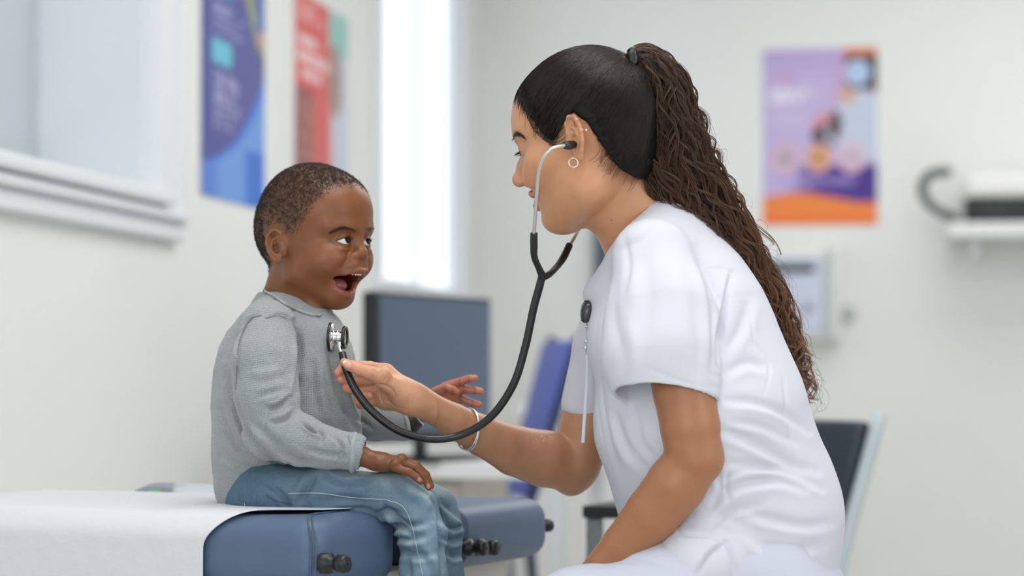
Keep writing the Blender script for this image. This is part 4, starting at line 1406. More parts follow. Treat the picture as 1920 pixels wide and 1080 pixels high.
# near sleeve
s.chain([pr_(504, 612, 2.905, 52), pr_(497, 680, 2.873, 60), pr_(499, 740, 2.862, 60), pr_(514, 806, 2.855, 56)], 0.010, k0=0.012)
s.chain([pr_(514, 806, 2.855, 56), pr_(560, 824, 2.848, 49), pr_(610, 840, 2.842, 40), pr_(664, 848, 2.838, 34)], 0.006)


def cut_cuff(s, a, n, r):
    """slice the garment off beyond a cuff: subtract a stub starting at the cuff plane"""
    a = np.array(a); n = np.array(n, float); n /= np.linalg.norm(n)
    def f(x, y, z):
        d = (x - a[0]) * n[0] + (y - a[1]) * n[1] + (z - a[2]) * n[2]
        px_ = x - a[0] - d * n[0]; py_ = y - a[1] - d * n[1]; pz_ = z - a[2] - d * n[2]
        return np.maximum(np.sqrt(px_ ** 2 + py_ ** 2 + pz_ ** 2) - r, -d)
    s.func(a - r * 1.2, a + r * 1.2, f, 0.0025, 's')


cut_cuff(s, P(666, 848, 2.838), (1, -0.05, -0.08), 0.045)
cut_cuff(s, P(770, 797, 3.034), (1, -0.05, 0.25), 0.035)
s.cone(P(640, 847, 2.838), P(675, 850, 2.838), 0.0165, 0.0175, 0.002, 's')
s.cone(P(750, 797, 3.035), P(780, 794, 3.033), 0.0150, 0.0165, 0.002, 's')
# cuff welts
s.cone(P(650, 846, 2.838), P(663, 847, 2.838), 0.0216, 0.0225, 0.002)
s.cone(P(640, 847, 2.838), P(675, 850, 2.838), 0.0175, 0.0182, 0.002, 's')
# neck hole and hem
s.ell(P(549, 545, 2.985), mm(40, 40, 30), 0.004, 's')
V, Q = s.mesh(2)
N = normals(V, Q)
fo = vnoise(V * [1, 1, 1.0], 26) * 0.0013 + vnoise(V * [0.6, 1, 1.6], 55) * 0.0007
V = V + N * fo[:, None]
N = normals(V, Q)
B = 0.0011
folds_sweater = [
    # armhole seam and sleeve head
    ([(482, 588), (462, 606), (448, 640), (444, 690), (442, 730)], 3.0, -2.2),
    ([(555, 600), (562, 640), (558, 700), (553, 745)], 4.5, -5.5),
    ([(500, 596), (530, 590), (556, 606)], 3, -1.5),
    # elbow creases
    ([(545, 745), (520, 762), (500, 764)], 4, -3.6), ([(556, 768), (535, 785), (508, 792)], 4, -3.0),
    ([(566, 790), (585, 806), (600, 812)], 3.6, -4.0), ([(595, 800), (604, 816), (602, 832)], 4, -2.6),
    ([(470, 790), (500, 815), (540, 850), (575, 866)], 7, -2.5), ([(520, 845), (556, 862), (590, 868)], 4, -2.2),
    ([(625, 815), (640, 838), (636, 868)], 4, -2.4), ([(575, 842), (615, 852), (650, 856)], 5, -2.0),
    ([(480, 745), (500, 738), (530, 730)], 5, -1.8), ([(470, 700), (500, 700), (530, 690)], 8, 1.8),
    ([(440, 740), (452, 790), (475, 830), (520, 868)], 5, -3.5),
    # body
    ([(620, 640), (624, 690), (640, 750), (672, 810)], 6, -2.4), ([(645, 700), (655, 750), (676, 800)], 4.5, 2.2),
    ([(600, 660), (602, 720), (612, 780)], 8, 2.2),
    ([(425, 690), (432, 745), (446, 800)], 5, -2.4), ([(412, 760), (428, 810), (455, 850)], 6, -2.0),
    ([(420, 850), (450, 872), (500, 888)], 6, -1.8), ([(440, 885), (480, 900), (530, 898)], 5, -1.4),
    ([(540, 866), (545, 884), (540, 898)], 4, -2.0), ([(420, 700), (415, 660), (430, 610)], 6, 1.6),
    ([(640, 770), (670, 785), (700, 805)], 4, -2.0),
]
for pts, w, dpt in folds_sweater:
    V = fold(V, N, pts, w * 1.15, dpt / 1000 * 2.1, asym=0.4)
N = normals(V, Q)
# knitting follows height on the body and the arm's own direction on the sleeve
kn = np.stack([V[:, 2] + 0.12 * V[:, 0], np.arctan2(V[:, 1] - 2.965, V[:, 0] - P(532, 0, 2.965)[0]) * 0.075, 0 * V[:, 0]], 1)
fpx = to_px(V)
axd = P(664, 848, 2.838) - P(514, 806, 2.855); axd /= np.linalg.norm(axd)
q = V - P(560, 824, 2.848)
al = q @ axd
onarm = (np.linalg.norm(q - al[:, None] * axd, axis=1) < np.interp(al, [-0.03, 0.07], [0.042, 0.030])) & (al > -0.034)
rad = np.arctan2(q[:, 1] * 1.0, q[:, 2]) * 0.030
kn[onarm] = np.stack([al, rad, 0 * al], 1)[onarm]
sw = mesh_obj('sweater', V, Q, M_knit, kn=kn, parent=boy)
# ribbed collar and cuff edges, seams
M_rib = mat('grey_rib_knit', lin(160, 166, 168), 0.9, spec=0.15, noise=(700, 0.15), bump=('noise', 900, 0.5, 0.0006))
cn = [(497, 541, 3.00), (520, 553, 2.950), (548, 570, 2.932), (575, 584, 2.934), (597, 590, 2.950)]
M_seam = mat('seam_thread', lin(128, 134, 138), 0.9)
cl_ = drape(V, [(497, 546), (512, 554), (535, 570), (560, 582), (585, 590), (600, 590)], 40, 0.0002)
tube_obj('collar', np.vstack([[P(503, 541, 3.02)], cl_[::3], [P(606, 582, 2.985)]]), 0.0017, M_rib, parent=boy, n=80, sides=12)
def ring(c, n, rx, ry, m=48, wob=0.0, seed=0):
    Mx = frame_to(n, c)
    a = np.linspace(0, 2 * math.pi, m, endpoint=False)
    w = 1 + wob * np.sin(a * 3 + seed) + wob * 0.6 * np.sin(a * 7 + seed)
    L = np.stack([rx * w * np.cos(a), ry * w * np.sin(a), wob * 0.02 * np.sin(a * 4 + seed)], 1)
    return L @ Mx[:3, :3].T + Mx[:3, 3]
tube_obj('cuff', ring(P(664, 848, 2.838), (1, -0.05, -0.08), 0.0208, 0.0212, wob=0.03), 0.0032, M_rib, parent=boy, closed=True, sides=10)
tube_obj('cuff', ring(P(767, 797, 3.034), (1, -0.05, 0.25), 0.0192, 0.0192, wob=0.04, seed=2), 0.0028, M_rib, parent=boy, closed=True, sides=10)
for pts in ([(490, 590), (470, 598), (455, 622), (446, 655), (443, 700), (441, 730)], [(498, 596), (520, 592), (545, 600), (556, 618)], [(653, 816), (659, 846), (656, 878)]):
    tube_obj('seam', drape(V, pts, 30, 0.0000), 0.0005, M_seam, parent=sw, n=60, sides=6)

# ---- jeans
M_denim = mat('light_denim', rough=0.85, spec=0.15, attr=True, noise=(260, 0.10), bump=('noise', 620, 0.5, 0.0008))
s = Solid((P(420, 0, 2.9)[0] - 0.01, 2.76, P(0, 1400, 2.9)[2]), (P(905, 0, 2.95)[0], 3.12, P(0, 855, 2.9)[2]), 0.0024)
s.ell(P(512, 930, 2.94), mm(60, 82, 40), 0.02)
s.chain([pr_(515, 925, 2.885, 50), pr_(620, 923, 2.868, 47), pr_(735, 932, 2.855, 43), pr_(775, 952, 2.853, 40)], 0.012, k0=0.03)
s.chain([pr_(775, 952, 2.853, 42), pr_(790, 1000, 2.853, 43), pr_(795, 1080, 2.855, 42), pr_(806, 1290, 2.86, 36), pr_(808, 1370, 2.86, 36)], 0.012)
s.chain([pr_(540, 930, 2.99, 50), pr_(760, 930, 2.975, 46), pr_(812, 955, 2.97, 40)], 0.008, k0=0.03)
s.chain([pr_(812, 955, 2.97, 44), pr_(822, 1000, 2.97, 42), pr_(826, 1080, 2.97, 40), pr_(846, 1290, 2.97, 36), pr_(848, 1370, 2.97, 36)], 0.012)
s.plane(P(800, 1372, 2.9), (0, 0, -1), 0.002)
V, Q = s.mesh(2)
N = normals(V, Q)
V = V + N * (vnoise(V * [1, 1, 1.4], 30) * 0.0018 + vnoise(V * [1.6, 1, 1.0], 75) * 0.0008)[:, None]
folds_jeans = [
    ([(590, 890), (575, 915), (560, 945)], 6, -3.0), ([(500, 905), (530, 930), (545, 962)], 5, -2.6), ([(610, 884), (640, 900), (690, 898)], 6, 1.8),
    ([(700, 972), (725, 962), (748, 965)], 6, -4.5), ([(715, 985), (740, 990), (775, 1000)], 5, -4.5), ([(722, 950), (745, 975), (770, 985), (800, 980)], 5, -3.5),
    ([(735, 1005), (765, 1012), (800, 1005)], 5, -3.0), ([(745, 1030), (775, 1042), (815, 1038)], 6, -2.6), ([(790, 1020), (810, 1050), (820, 1080)], 6, 2.2),
    ([(828, 940), (845, 955), (862, 975)], 5, -2.6), ([(838, 985), (855, 990), (872, 985)], 4, -4.0), ([(835, 1010), (850, 1015), (868, 1008)], 4.5, -3.5),
    ([(842, 1035), (852, 1045), (866, 1040)], 4.5, -2.6), ([(835, 960), (850, 978), (868, 990)], 5, 2.4),
    ([(600, 940), (650, 935), (700, 945)], 8, -1.8), ([(620, 960), (670, 955), (710, 962)], 5, -1.6), ([(760, 925), (790, 935), (805, 960)], 8, 1.8),
    ([(760, 1045), (765, 1065), (762, 1085)], 6, -2.2), ([(812, 935), (822, 960), (826, 1010), (830, 1080)], 4, -3.0),
]
for pts, w, dpt in folds_jeans:
    V = fold(V, N, pts, w * 1.25, dpt / 1000 * 2.2, asym=0.5)
N = normals(V, Q)
px = to_px(V)
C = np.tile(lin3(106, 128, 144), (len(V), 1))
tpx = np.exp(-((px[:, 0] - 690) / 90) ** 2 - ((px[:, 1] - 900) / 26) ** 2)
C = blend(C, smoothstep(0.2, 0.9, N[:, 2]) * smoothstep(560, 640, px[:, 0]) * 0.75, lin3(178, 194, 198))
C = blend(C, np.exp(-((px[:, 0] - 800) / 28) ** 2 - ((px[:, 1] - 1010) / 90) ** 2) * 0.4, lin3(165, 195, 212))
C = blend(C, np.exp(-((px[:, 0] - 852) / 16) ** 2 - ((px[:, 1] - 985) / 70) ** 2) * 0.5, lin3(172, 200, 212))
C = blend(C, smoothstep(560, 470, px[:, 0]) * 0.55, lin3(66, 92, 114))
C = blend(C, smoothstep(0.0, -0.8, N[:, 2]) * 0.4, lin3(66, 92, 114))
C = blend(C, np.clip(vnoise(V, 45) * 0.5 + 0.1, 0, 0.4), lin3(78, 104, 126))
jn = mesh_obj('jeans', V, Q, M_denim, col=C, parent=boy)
M_thr = mat('denim_thread', lin(176, 186, 186), 0.8)
M_thrd = mat('denim_seam', lin(70, 96, 122), 0.8)
for pts, m_ in (([(541, 925), (600, 925), (660, 933), (725, 937)], M_thr), ([(725, 937), (755, 950), (772, 985), (782, 1030), (792, 1079)], M_thr),
                ([(498, 928), (510, 936), (530, 942), (548, 945)], M_thrd), ([(458, 944), (462, 954), (478, 964), (496, 968)], M_thr)):
    tube_obj('seam', drape(V, pts, 60, 0.0003), 0.00055, m_, parent=jn, n=90, sides=6)
for cx_, yy in ((808, 2.86), (848, 2.97)):
    sh_ = Solid((P(cx_ - 45, 0, yy)[0], yy - 0.05, 0.36), (P(cx_ + 150, 0, yy)[0], yy + 0.05, 0.50), 0.003)
    zc = P(cx_, 1425, yy)[2]
    sh_.ell((P(cx_ + 8, 0, yy)[0], yy, zc + 0.012), (0.036, 0.032, 0.040), 0.01)
    sh_.ell((P(cx_ + 55, 0, yy)[0], yy, zc - 0.008), (0.056, 0.031, 0.024), 0.015)
    sh_.cone((P(cx_ + 8, 0, yy)[0], yy, zc + 0.02), (P(cx_ + 8, 0, yy)[0], yy, zc + 0.08), 0.019, 0.02, 0.003, 's')
    V_, Q_ = sh_.mesh(1)
    mesh_obj('shoe', V_, Q_, M_white, parent=boy)

# dark band with a pale edge at the far wrist
wp, wd = P(770, 791, 3.033), P(790, 771, Yf) - P(770, 791, 3.033)
wd /= np.linalg.norm(wd)
wb = empty('wristband', tuple(wp), "dark wristband with a silver edge on the child's far wrist", 'wristband')
child(lathe('band', [(0.0125, -0.007), (0.0140, -0.007), (0.0145, 0), (0.0140, 0.007), (0.0125, 0.007)], mat('dark_strap', lin(50, 44, 44), 0.5), frame_to(wd, wp), n=40), wb)
child(lathe('silver_edge', [(0.0128, 0.0072), (0.0148, 0.0072), (0.0148, 0.0090), (0.0128, 0.0090)], M_chrome, frame_to(wd, wp), n=40), wb)


# ================================================================== THE NURSE
th_ = math.radians(26); pt = math.radians(14)
f0 = np.array([-math.cos(th_), math.sin(th_), 0]); wr_ = np.array([math.sin(th_), math.cos(th_), 0]); Zu = np.array([0, 0, 1.0])
WR = np.stack([wr_, math.cos(pt) * f0 - math.sin(pt) * Zu, math.cos(pt) * Zu + math.sin(pt) * f0], 1)
WEY = 2.78
WC = P(1075, 271, WEY) - WR @ mm(-70, 0, 0)
s = Solid(mm(-86, -105, -165), mm(86, 125, 132), 0.0011, WR, WC)
s.ell(mm(0, 5, 42), mm(68, 87.5, 79), 0.01)
s.ell(mm(0, 40, 50), mm(54, 52, 46), 0.02)
s.ell(mm(0, 34, -8), mm(53, 48, 60), 0.02)
s.ell(mm(0, 16, -34), mm(50, 42, 36), 0.02)
for sx in (-1, 1):
    s.cone(mm(sx * 40, 12, -50), mm(sx * 13, 62, -66), 0.015, 0.014, 0.03)
    s.ell(mm(sx * 42, 50, -2), mm(21, 27, 21), 0.012)
    s.ell(mm(sx * 33, 66, -14), mm(19, 21, 18), 0.010)
    s.ell(mm(sx * 13, 80, 4), mm(12, 14, 18), 0.008)
    s.cone(mm(sx * 10, 85, 40), mm(sx * 42, 68, 39), 0.0075, 0.0075, 0.012)
s.ell(mm(0, 70, -64), mm(19, 18, 16), 0.012)
s.ell(mm(0, 64, -34), mm(30, 26, 22), 0.012)
for sx in (-1, 1):
    s.ell(mm(sx * 32, 94, 25), mm(14, 12, 10), 0.009, 's')
    s.ell(mm(sx * 31, 71.5, 22), mm(13.6, 13.6, 12.6), 0.004)
    s.cone(mm(sx * 20, 81, 16), mm(sx * 42, 75, 17), 0.0028, 0.0024, 0.003)
# nose
s.cone(mm(0, 84, 31), mm(0, 98.5, 8), 0.0066, 0.0068, 0.009)
s.cone(mm(0, 98.5, 8), mm(0, 106, -4), 0.0068, 0.0075, 0.006)
s.ell(mm(0, 107, -7), mm(8.4, 8.6, 7.8), 0.006)
for sx in (-1, 1):
    s.ell(mm(sx * 11, 98, -11), mm(6.8, 9.5, 6.4), 0.0035)
    s.ell(mm(sx * 6.2, 102.5, -17.5), mm(3.0, 5.2, 3.4), 0.0015, 's')
# smiling mouth
s.ell(mm(0, 88, -35.8), mm(24, 15, 4.4), 0.003, 's')
wup = [mm(-28, 75, -34), mm(-15, 87, -31.5), mm(-5, 93, -27.8), mm(0, 93.6, -28.6), mm(5, 93, -27.8), mm(15, 87, -31.5), mm(28, 75, -34)]
wlw = [mm(-28, 75, -35.5), mm(-16, 84, -41), mm(-6, 89.5, -44), mm(0, 90, -44.4), mm(6, 89.5, -44), mm(16, 84, -41), mm(28, 75, -35.5)]
s.chain([(a, r / 1000) for a, r in zip(wup, [1.6, 3.0, 4.0, 3.6, 4.0, 3.0, 1.6])], 0.0025)
s.chain([(a, r / 1000) for a, r in zip(wlw, [1.6, 3.4, 4.6, 4.8, 4.6, 3.4, 1.6])], 0.0025)
ear(s, 1, (66, -4, 4), 0.95, 0.55)
ear(s, -1, (-66, -4, 4), 0.95, 0.55)
s.chain([(s.L(P(1118, 320, 2.86)), 0.032), (s.L(P(1160, 392, 2.87)), 0.036), (s.L(P(1200, 450, 2.88)), 0.042), (s.L(P(1225, 500, 2.88)), 0.05)], 0.015)
s.cone(s.L(P(1160, 330, 2.86)), s.L(P(1215, 400, 2.88)), 0.026, 0.034, 0.02)
V, Q = s.mesh(1)
skull_w = s
Lw = V.copy()
for pts, w, dp in (([(20, 88, -18), (26, 84, -24), (33, 75, -34), (36, 66, -46)], 3.0, -1.8), ([(24, 88, -12), (32, 80, -22), (40, 68, -32)], 5, 1.2),
                   ([(20, 86, 12), (30, 88, 9), (41, 80, 12)], 1.8, -0.8), ([(20, 84, 33), (31, 86, 35), (43, 76, 31)], 1.6, -0.7), ([(44, 72, 22), (52, 64, 24)], 1.4, -0.5)):
    V = crease(Lw, V, normals(V, Q), pts, w, dp)
Vw = s.W(V)
W_SKIN = lin3(202, 146, 108)
def hair_edge_w(y):
    return np.interp(y, np.array([-120, -70, -50, -34, -29, -20, -8, 8, 20, 30, 36, 44, 58.7, 66, 72, 110]) / 1000,
                     np.array([-80, -68, -60, -36, -14, 20, 36, 30, 17, 12, 20, 42, 63, 82, 93, 125]) / 1000)
hw = Lw[:, 2] - hair_edge_w(Lw[:, 1])
C = np.tile(W_SKIN, (len(V), 1))
C = blend(C, 0.30 * np.exp(-(np.linalg.norm((np.abs(Lw) * [1, 0, 0] + Lw * [0, 1, 1] - mm(36, 68, -14)) / mm(22, 22, 16), axis=1)) ** 2), lin3(214, 140, 112))
C = blend(C, smoothstep(-0.007, 0.006, hw + 0.006 * vnoise(Lw * [1, 0.6, 2.5], 160)) * 0.8, lin3(40, 28, 24))
dl = np.minimum(chain_dist(Lw, wup) - 0.0042, chain_dist(Lw, wlw) - 0.0050)
C = blend(C, smoothstep(0.0010, -0.0006, dl) * 0.85, lin3(182, 112, 100))
C = blend(C, smoothstep(0.0045, 0.002, np.linalg.norm((np.abs(Lw) * [1, 0, 0] + Lw * [0, 1, 1]) - mm(6.2, 103, -18), axis=1)) * 0.8, lin3(70, 36, 28))
C = blend(C, 0.35 * smoothstep(0.005, 0.0, np.abs(np.linalg.norm(Lw * [0, 1, 1] - mm(0, 72, 22), axis=1) - 0.013)) * (np.abs(np.abs(Lw[:, 0]) - 0.031) < 0.012) * (Lw[:, 1] > 0.07), lin3(120, 76, 58))
pxw = to_px(Vw)
C = blend(C, np.exp(-(np.hypot(pxw[:, 0] - 1147, pxw[:, 1] - 413) / 1.5) ** 2) * 0.9, lin3(90, 52, 40))
head_w = (Vw, Q, C)

# far arm reaching to the child, with the hand holding the tube
Ya = 2.895
x0, x1 = P(618, 0, Ya)[0], P(1200, 0, 3.05)[0]
s = Solid((x0, 2.84, P(0, 945, 3.0)[2]), (x1, 3.13, P(0, 560, 3.0)[2]), 0.0016)
s.chain([pr_(1165, 610, 3.00, 56), pr_(1130, 730, 3.02, 50), pr_(1102, 800, 3.02, 50), pr_(1080, 868, 3.01, 48)], 0.012)
s.chain([pr_(1072, 872, 3.01, 50), pr_(1020, 860, 2.995, 53), pr_(965, 845, 2.975, 47), pr_(905, 817, 2.945, 38), pr_(850, 788, 2.92, 31.5), pr_(806, 764, 2.905, 27.5), pr_(786, 753, 2.90, 27)], 0.003, sq=(1, 0.88, 1))
s.ell(P(1073, 893, 3.012), mm(21, 20, 20), 0.012)
s.ell(P(1070, 908, 3.012), mm(11, 11, 11), 0.012)
V, Q = s.mesh(1)
px = to_px(V)
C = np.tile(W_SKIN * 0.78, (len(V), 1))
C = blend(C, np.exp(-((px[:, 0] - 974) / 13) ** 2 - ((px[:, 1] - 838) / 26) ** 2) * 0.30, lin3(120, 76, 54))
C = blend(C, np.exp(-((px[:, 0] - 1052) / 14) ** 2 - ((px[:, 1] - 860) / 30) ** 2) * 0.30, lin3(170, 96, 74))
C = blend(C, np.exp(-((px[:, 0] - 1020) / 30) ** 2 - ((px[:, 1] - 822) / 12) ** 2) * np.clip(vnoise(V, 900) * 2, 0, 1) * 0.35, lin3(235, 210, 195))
C = blend(C, np.clip(vnoise(V, 380) - 0.5, 0, 1) * 0.35, lin3(150, 96, 70))
sel_ = px[:, 0] > 800
arm_w = (V, Q, C)

x0, x1 = P(622, 0, Ya)[0], P(820, 0, Ya)[0]
s = Solid((x0 - 0.004, 2.845, P(0, 800, Ya)[2]), (x1, 2.945, P(0, 655, Ya)[2]), 0.0008)
YH = 2.898
s.chain([pr_(815, 768, YH + 0.008, 29), pr_(786, 753, YH + 0.002, 27), pr_(762, 742, YH, 27)], 0.008, sq=(1, 0.88, 1))
s.cone(*[P(770, 742, YH), P(722, 703, YH + 0.004)], 0.0165, 0.0115, 0.010, sq=(1, 0.85, 1))       # back of the hand
s.cone(P(762, 752, YH + 0.004), P(724, 748, YH + 0.012), 0.0150, 0.0125, 0.010)                      # heel
s.cone(P(755, 735, YH - 0.008), P(714, 709, YH - 0.020), 0.0125, 0.0105, 0.010)                      # ball of the thumb
s.cone(P(722, 704, YH + 0.008), P(722, 748, YH + 0.014), 0.0100, 0.0095, 0.012)
KF = 0.0013
wf = [
    [(716, 708, -0.022, 15.5), (693, 699, -0.031, 12.6), (672, 693, -0.035, 11.0), (655, 685, -0.036, 10.2), (645, 679, -0.035, 7.6)],
    [(722, 697, 0.006, 14.0), (693, 688, -0.004, 11.0), (664, 685, -0.010, 9.8), (645, 687, -0.013, 9.2), (634, 699, -0.015, 8.2)],
    [(722, 708, 0.012, 12.5), (694, 713, 0.004, 10.6), (668, 714, -0.004, 9.8), (650, 712, -0.010, 9.4), (639, 711, -0.013, 8.6)],
    [(722, 726, 0.014, 11.5), (697, 731, 0.008, 10.2), (673, 733, 0.000, 9.6), (656, 729, -0.007, 9.2), (649, 727, -0.009, 8.4)],
    [(726, 744, 0.014, 11.0), (700, 752, 0.012, 9.8), (677, 758, 0.006, 9.2), (672, 752, -0.006, 8.8), (683, 744, -0.014, 8.2), (692, 742, -0.016, 7.2)],
]
for fg in wf:
    s.chain([pr_(a, b, YH + c, r) for a, b, c, r in fg], KF, k0=0.005)
s.ell(P(716, 700, YH - 0.026), mm(9, 8, 8), 0.006)
V, Q = s.mesh(1)
N = normals(V, Q)
px = to_px(V)
for pts, w, dp in (([(690, 688), (688, 697), (690, 706)], 1.6, -0.5), ([(694, 690), (692, 698)], 1.4, -0.35), ([(700, 722), (716, 722), (732, 728), (742, 742)], 3, -1.6),
                   ([(722, 690), (712, 700), (706, 708)], 1.6, -0.4), ([(730, 700), (722, 712), (716, 720)], 1.5, -0.4), ([(746, 715), (740, 730), (728, 742)], 1.6, -0.35),
                   ([(755, 722), (750, 738), (740, 750)], 1.5, -0.35), ([(770, 740), (764, 755), (760, 772)], 1.8, -0.5), ([(778, 742), (774, 760)], 1.5, -0.35),
                   ([(712, 752), (728, 752), (740, 762), (760, 768)], 2.0, -0.9), ([(712, 730), (714, 745), (720, 760)], 2.0, -1.0), ([(722, 764), (736, 770), (752, 772)], 1.5, -0.5)):
    V = fold(V, N, pts, w, dp / 1000)
N = normals(V, Q)
C = np.tile(lin3(203, 149, 117), (len(V), 1))
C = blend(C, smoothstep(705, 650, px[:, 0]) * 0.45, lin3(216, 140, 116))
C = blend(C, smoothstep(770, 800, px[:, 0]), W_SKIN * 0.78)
# thumb nail
a = math.radians(38); dx, dy = px[:, 0] - 651, px[:, 1] - 683
u_ = dx * math.cos(a) + dy * math.sin(a); v_ = -dx * math.sin(a) + dy * math.cos(a)
nail = smoothstep(1.08, 0.92, np.hypot(u_ / 9.0, v_ / 5.6)) * (N[:, 1] < -0.1) * (V[:, 1] < YH - 0.025)
C = blend(C, nail, lin3(226, 172, 156)); C = blend(C, nail * (u_ < -5.2), lin3(240, 226, 214))
V = V + N * (nail * 0.00035)[:, None]
for fg in wf[1:]:
    a_, b_, c_, r_ = fg[-1]
    C = blend(C, np.exp(-(np.hypot(px[:, 0] - a_, px[:, 1] - b_) / 7) ** 2) * 0.5, lin3(222, 138, 118))
hand_w = (V, Q, C)

# near arm, resting on the lap
s = Solid((P(1030, 0, 2.78)[0], 2.66, P(0, 1180, 2.8)[2]), (P(1370, 0, 2.75)[0], 2.90, P(0, 500, 2.75)[2]), 0.0018)
s.chain([pr_(1236, 520, 2.80, 50), pr_(1258, 640, 2.765, 54), pr_(1283, 735, 2.745, 58), pr_(1294, 800, 2.74, 56), pr_(1300, 855, 2.74, 53)], 0.003)
s.ell(P(1314, 862, 2.742), mm(23.5, 24, 23), 0.014)
s.chain([pr_(1300, 862, 2.74, 52), pr_(1268, 908, 2.745, 56), pr_(1225, 962, 2.755, 52), pr_(1172, 1022, 2.77, 43), pr_(1118, 1078, 2.785, 33), pr_(1092, 1105, 2.79, 28)], 0.003, sq=(1, 0.9, 1))
s.cone(P(1098, 1100, 2.79), P(1060, 1122, 2.79), 0.018, 0.015, 0.008, sq=(1, 1.5, 1))
for i, (a, b) in enumerate(((-0.024, 0), (-0.008, 1), (0.008, 1), (0.023, 0))):
    s.chain([pr_(1064, 1120, 2.79 + a, 12), pr_(1036 - b * 4, 1140, 2.79 + a * 1.2, 10)], 0.002, k0=0.004)
s.chain([pr_(1092, 1112, 2.80, 13), pr_(1072, 1130, 2.765, 11), pr_(1056, 1142, 2.755, 9)], 0.002, k0=0.006)
V, Q = s.mesh(1)
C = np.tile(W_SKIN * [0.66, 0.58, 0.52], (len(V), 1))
C = blend(C, np.clip(vnoise(V, 380) - 0.5, 0, 1) * 0.3, lin3(150, 96, 70))
arm2_w = (V, Q, C)
# trunk under the clothes
s = Solid((P(1130, 0, 2.9)[0], 2.72, P(0, 1250, 2.9)[2]), (P(1560, 0, 2.9)[0], 3.08, P(0, 420, 2.9)[2]), 0.004)
s.chain([pr_(1218, 470, 2.88, 60), pr_(1265, 560, 2.88, 95), pr_(1300, 740, 2.88, 140), pr_(1370, 930, 2.89, 150), pr_(1400, 1050, 2.9, 150)], 0.02)
V, Q = s.mesh(1)
trunk_w = (V, Q, np.tile(W_SKIN, (len(V), 1)))
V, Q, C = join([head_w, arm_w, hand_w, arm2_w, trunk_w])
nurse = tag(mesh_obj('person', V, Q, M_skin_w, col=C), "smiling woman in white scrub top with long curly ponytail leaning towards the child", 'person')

for sx in (-1, 1):
    eyeball('eye', WC + WR @ mm(sx * 31, 71.6, 21.8), 0.0126, WR @ np.array([0, 0.8, -0.75]), (50, 30, 20), nurse, 32)
tk = Solid(mm(-26, 60, -48), mm(26, 100, -28), 0.0007, WR, WC)
for i in range(-5, 6):
    x = i * 4.1
    tk.ell(mm(x, 87.5 - x * x * 0.022, -34.5), mm(2.1, 1.6, 4.4 if abs(i) < 3 else 3.8), 0.0004)
V_, Q_ = tk.mesh(0)
mesh_obj('upper_teeth', tk.W(V_), Q_, MATS['tooth_enamel'], parent=nurse)
M_whair = mat('dark_brown_hair', lin(38, 26, 21), 0.36, spec=0.55)
brow('eyebrow', Vw, [(986, 261), (975, 254), (966, 254), (961, 264)], 240, 0.0060, 0.00017, M_whair, nurse, spread=1.8, seed=5)
# lashes: short curved fringe in front of the lids
for sx in (-1, 1):
    th = np.linspace(-1, 1, 30)
    Lp = np.stack([sx * 31 + th * 11.5, 71.6 + np.sqrt(13.8 ** 2 - (th * 11.0) ** 2 * 0.9 - 6) , 18.2 + 0 * th - 1.2 * th ** 2], 1) / 1000
    st = WC + Lp @ WR.T
    tube_obj('eyelid_line', st, 0.0006, M_lash, parent=nurse, n=40, sides=6)
    dd = np.stack([0.35 * th * sx + 0 * th, 0.85 + 0 * th, -0.15 + 0 * th], 1) @ WR.T
    st2 = np.repeat(st, 2, 0); dd2 = np.repeat(dd, 2, 0) + rng.normal(0, 0.05, (60, 3))
    strands_obj('eyelashes', st2, dd2, 0.0075, 0.00016, M_lash, nurse, 5, 0.0003, 6)

# ---- slicked-back hair over the skull: dark base plus combed strands
hc = Solid(mm(-84, -112, -90), mm(84, 112, 130), 0.0014, WR, WC)
hc.ell(mm(0, 5, 42), mm(70.5, 90, 81.5), 0.01)
hc.ell(mm(0, 40, 50), mm(56, 54, 48), 0.02)
hc.ell(mm(0, -30, -8), mm(46, 37, 46), 0.02)
gfun = lambda x, y, z: (hair_edge_w(y) - z) * 0.75
hc.func(mm(-90, -120, -100), mm(90, 120, 140), gfun, 0.005, 'i')
V, Q = hc.mesh(2)
V = V + normals(V, Q) * (0.0007 * vnoise(V * [1, 0.35, 1], 260))[:, None]
M_base = mat('hair_base', lin(14, 10, 9), 0.5, spec=0.2)
hair_w = mesh_obj('hair', hc.W(V), Q, M_base, parent=nurse)
TIE = mm(0, -66, 90)
C0 = mm(0, 5, 34)


def shell(dirs, lift):
    D = dirs / np.linalg.norm(dirs, axis=1, keepdims=True)
    r = raysurf(hcs, C0, D, 0.125)
    return C0 + D * (r + lift)[:, None]


hcs = Solid(mm(-84, -112, -90), mm(84, 112, 130), 0.0016, WR, WC)
hcs.ell(mm(0, 5, 42), mm(70.5, 90, 81.5), 0.01)
hcs.ell(mm(0, 40, 50), mm(56, 54, 48), 0.02)
hcs.ell(mm(0, -30, -8), mm(46, 37, 46), 0.02)
ns_ = 3800
yy = rng.uniform(-0.075, 0.073, ns_)
side = rng.choice([-1, 1], ns_, p=[0.72, 0.28])
zz = hair_edge_w(yy) + np.where(rng.uniform(size=ns_) < 0.65, rng.uniform(-0.001, 0.006, ns_), rng.uniform(0, 0.05, ns_))
xx = side * 0.070 * np.sqrt(np.clip(1 - ((yy - 0.005) / 0.089) ** 2 * 0.95, 0.02, 1)) * rng.uniform(0.0, 1.0, ns_) ** np.where(yy > 0.055, 0.6, 0.12)
S0 = np.stack([xx, yy, zz], 1)
m_ = 22
t = np.linspace(0, 1, m_)
D0 = S0 - C0; D0 /= np.linalg.norm(D0, axis=1, keepdims=True)
D1 = TIE - C0; D1 = D1 / np.linalg.norm(D1)
strs = []
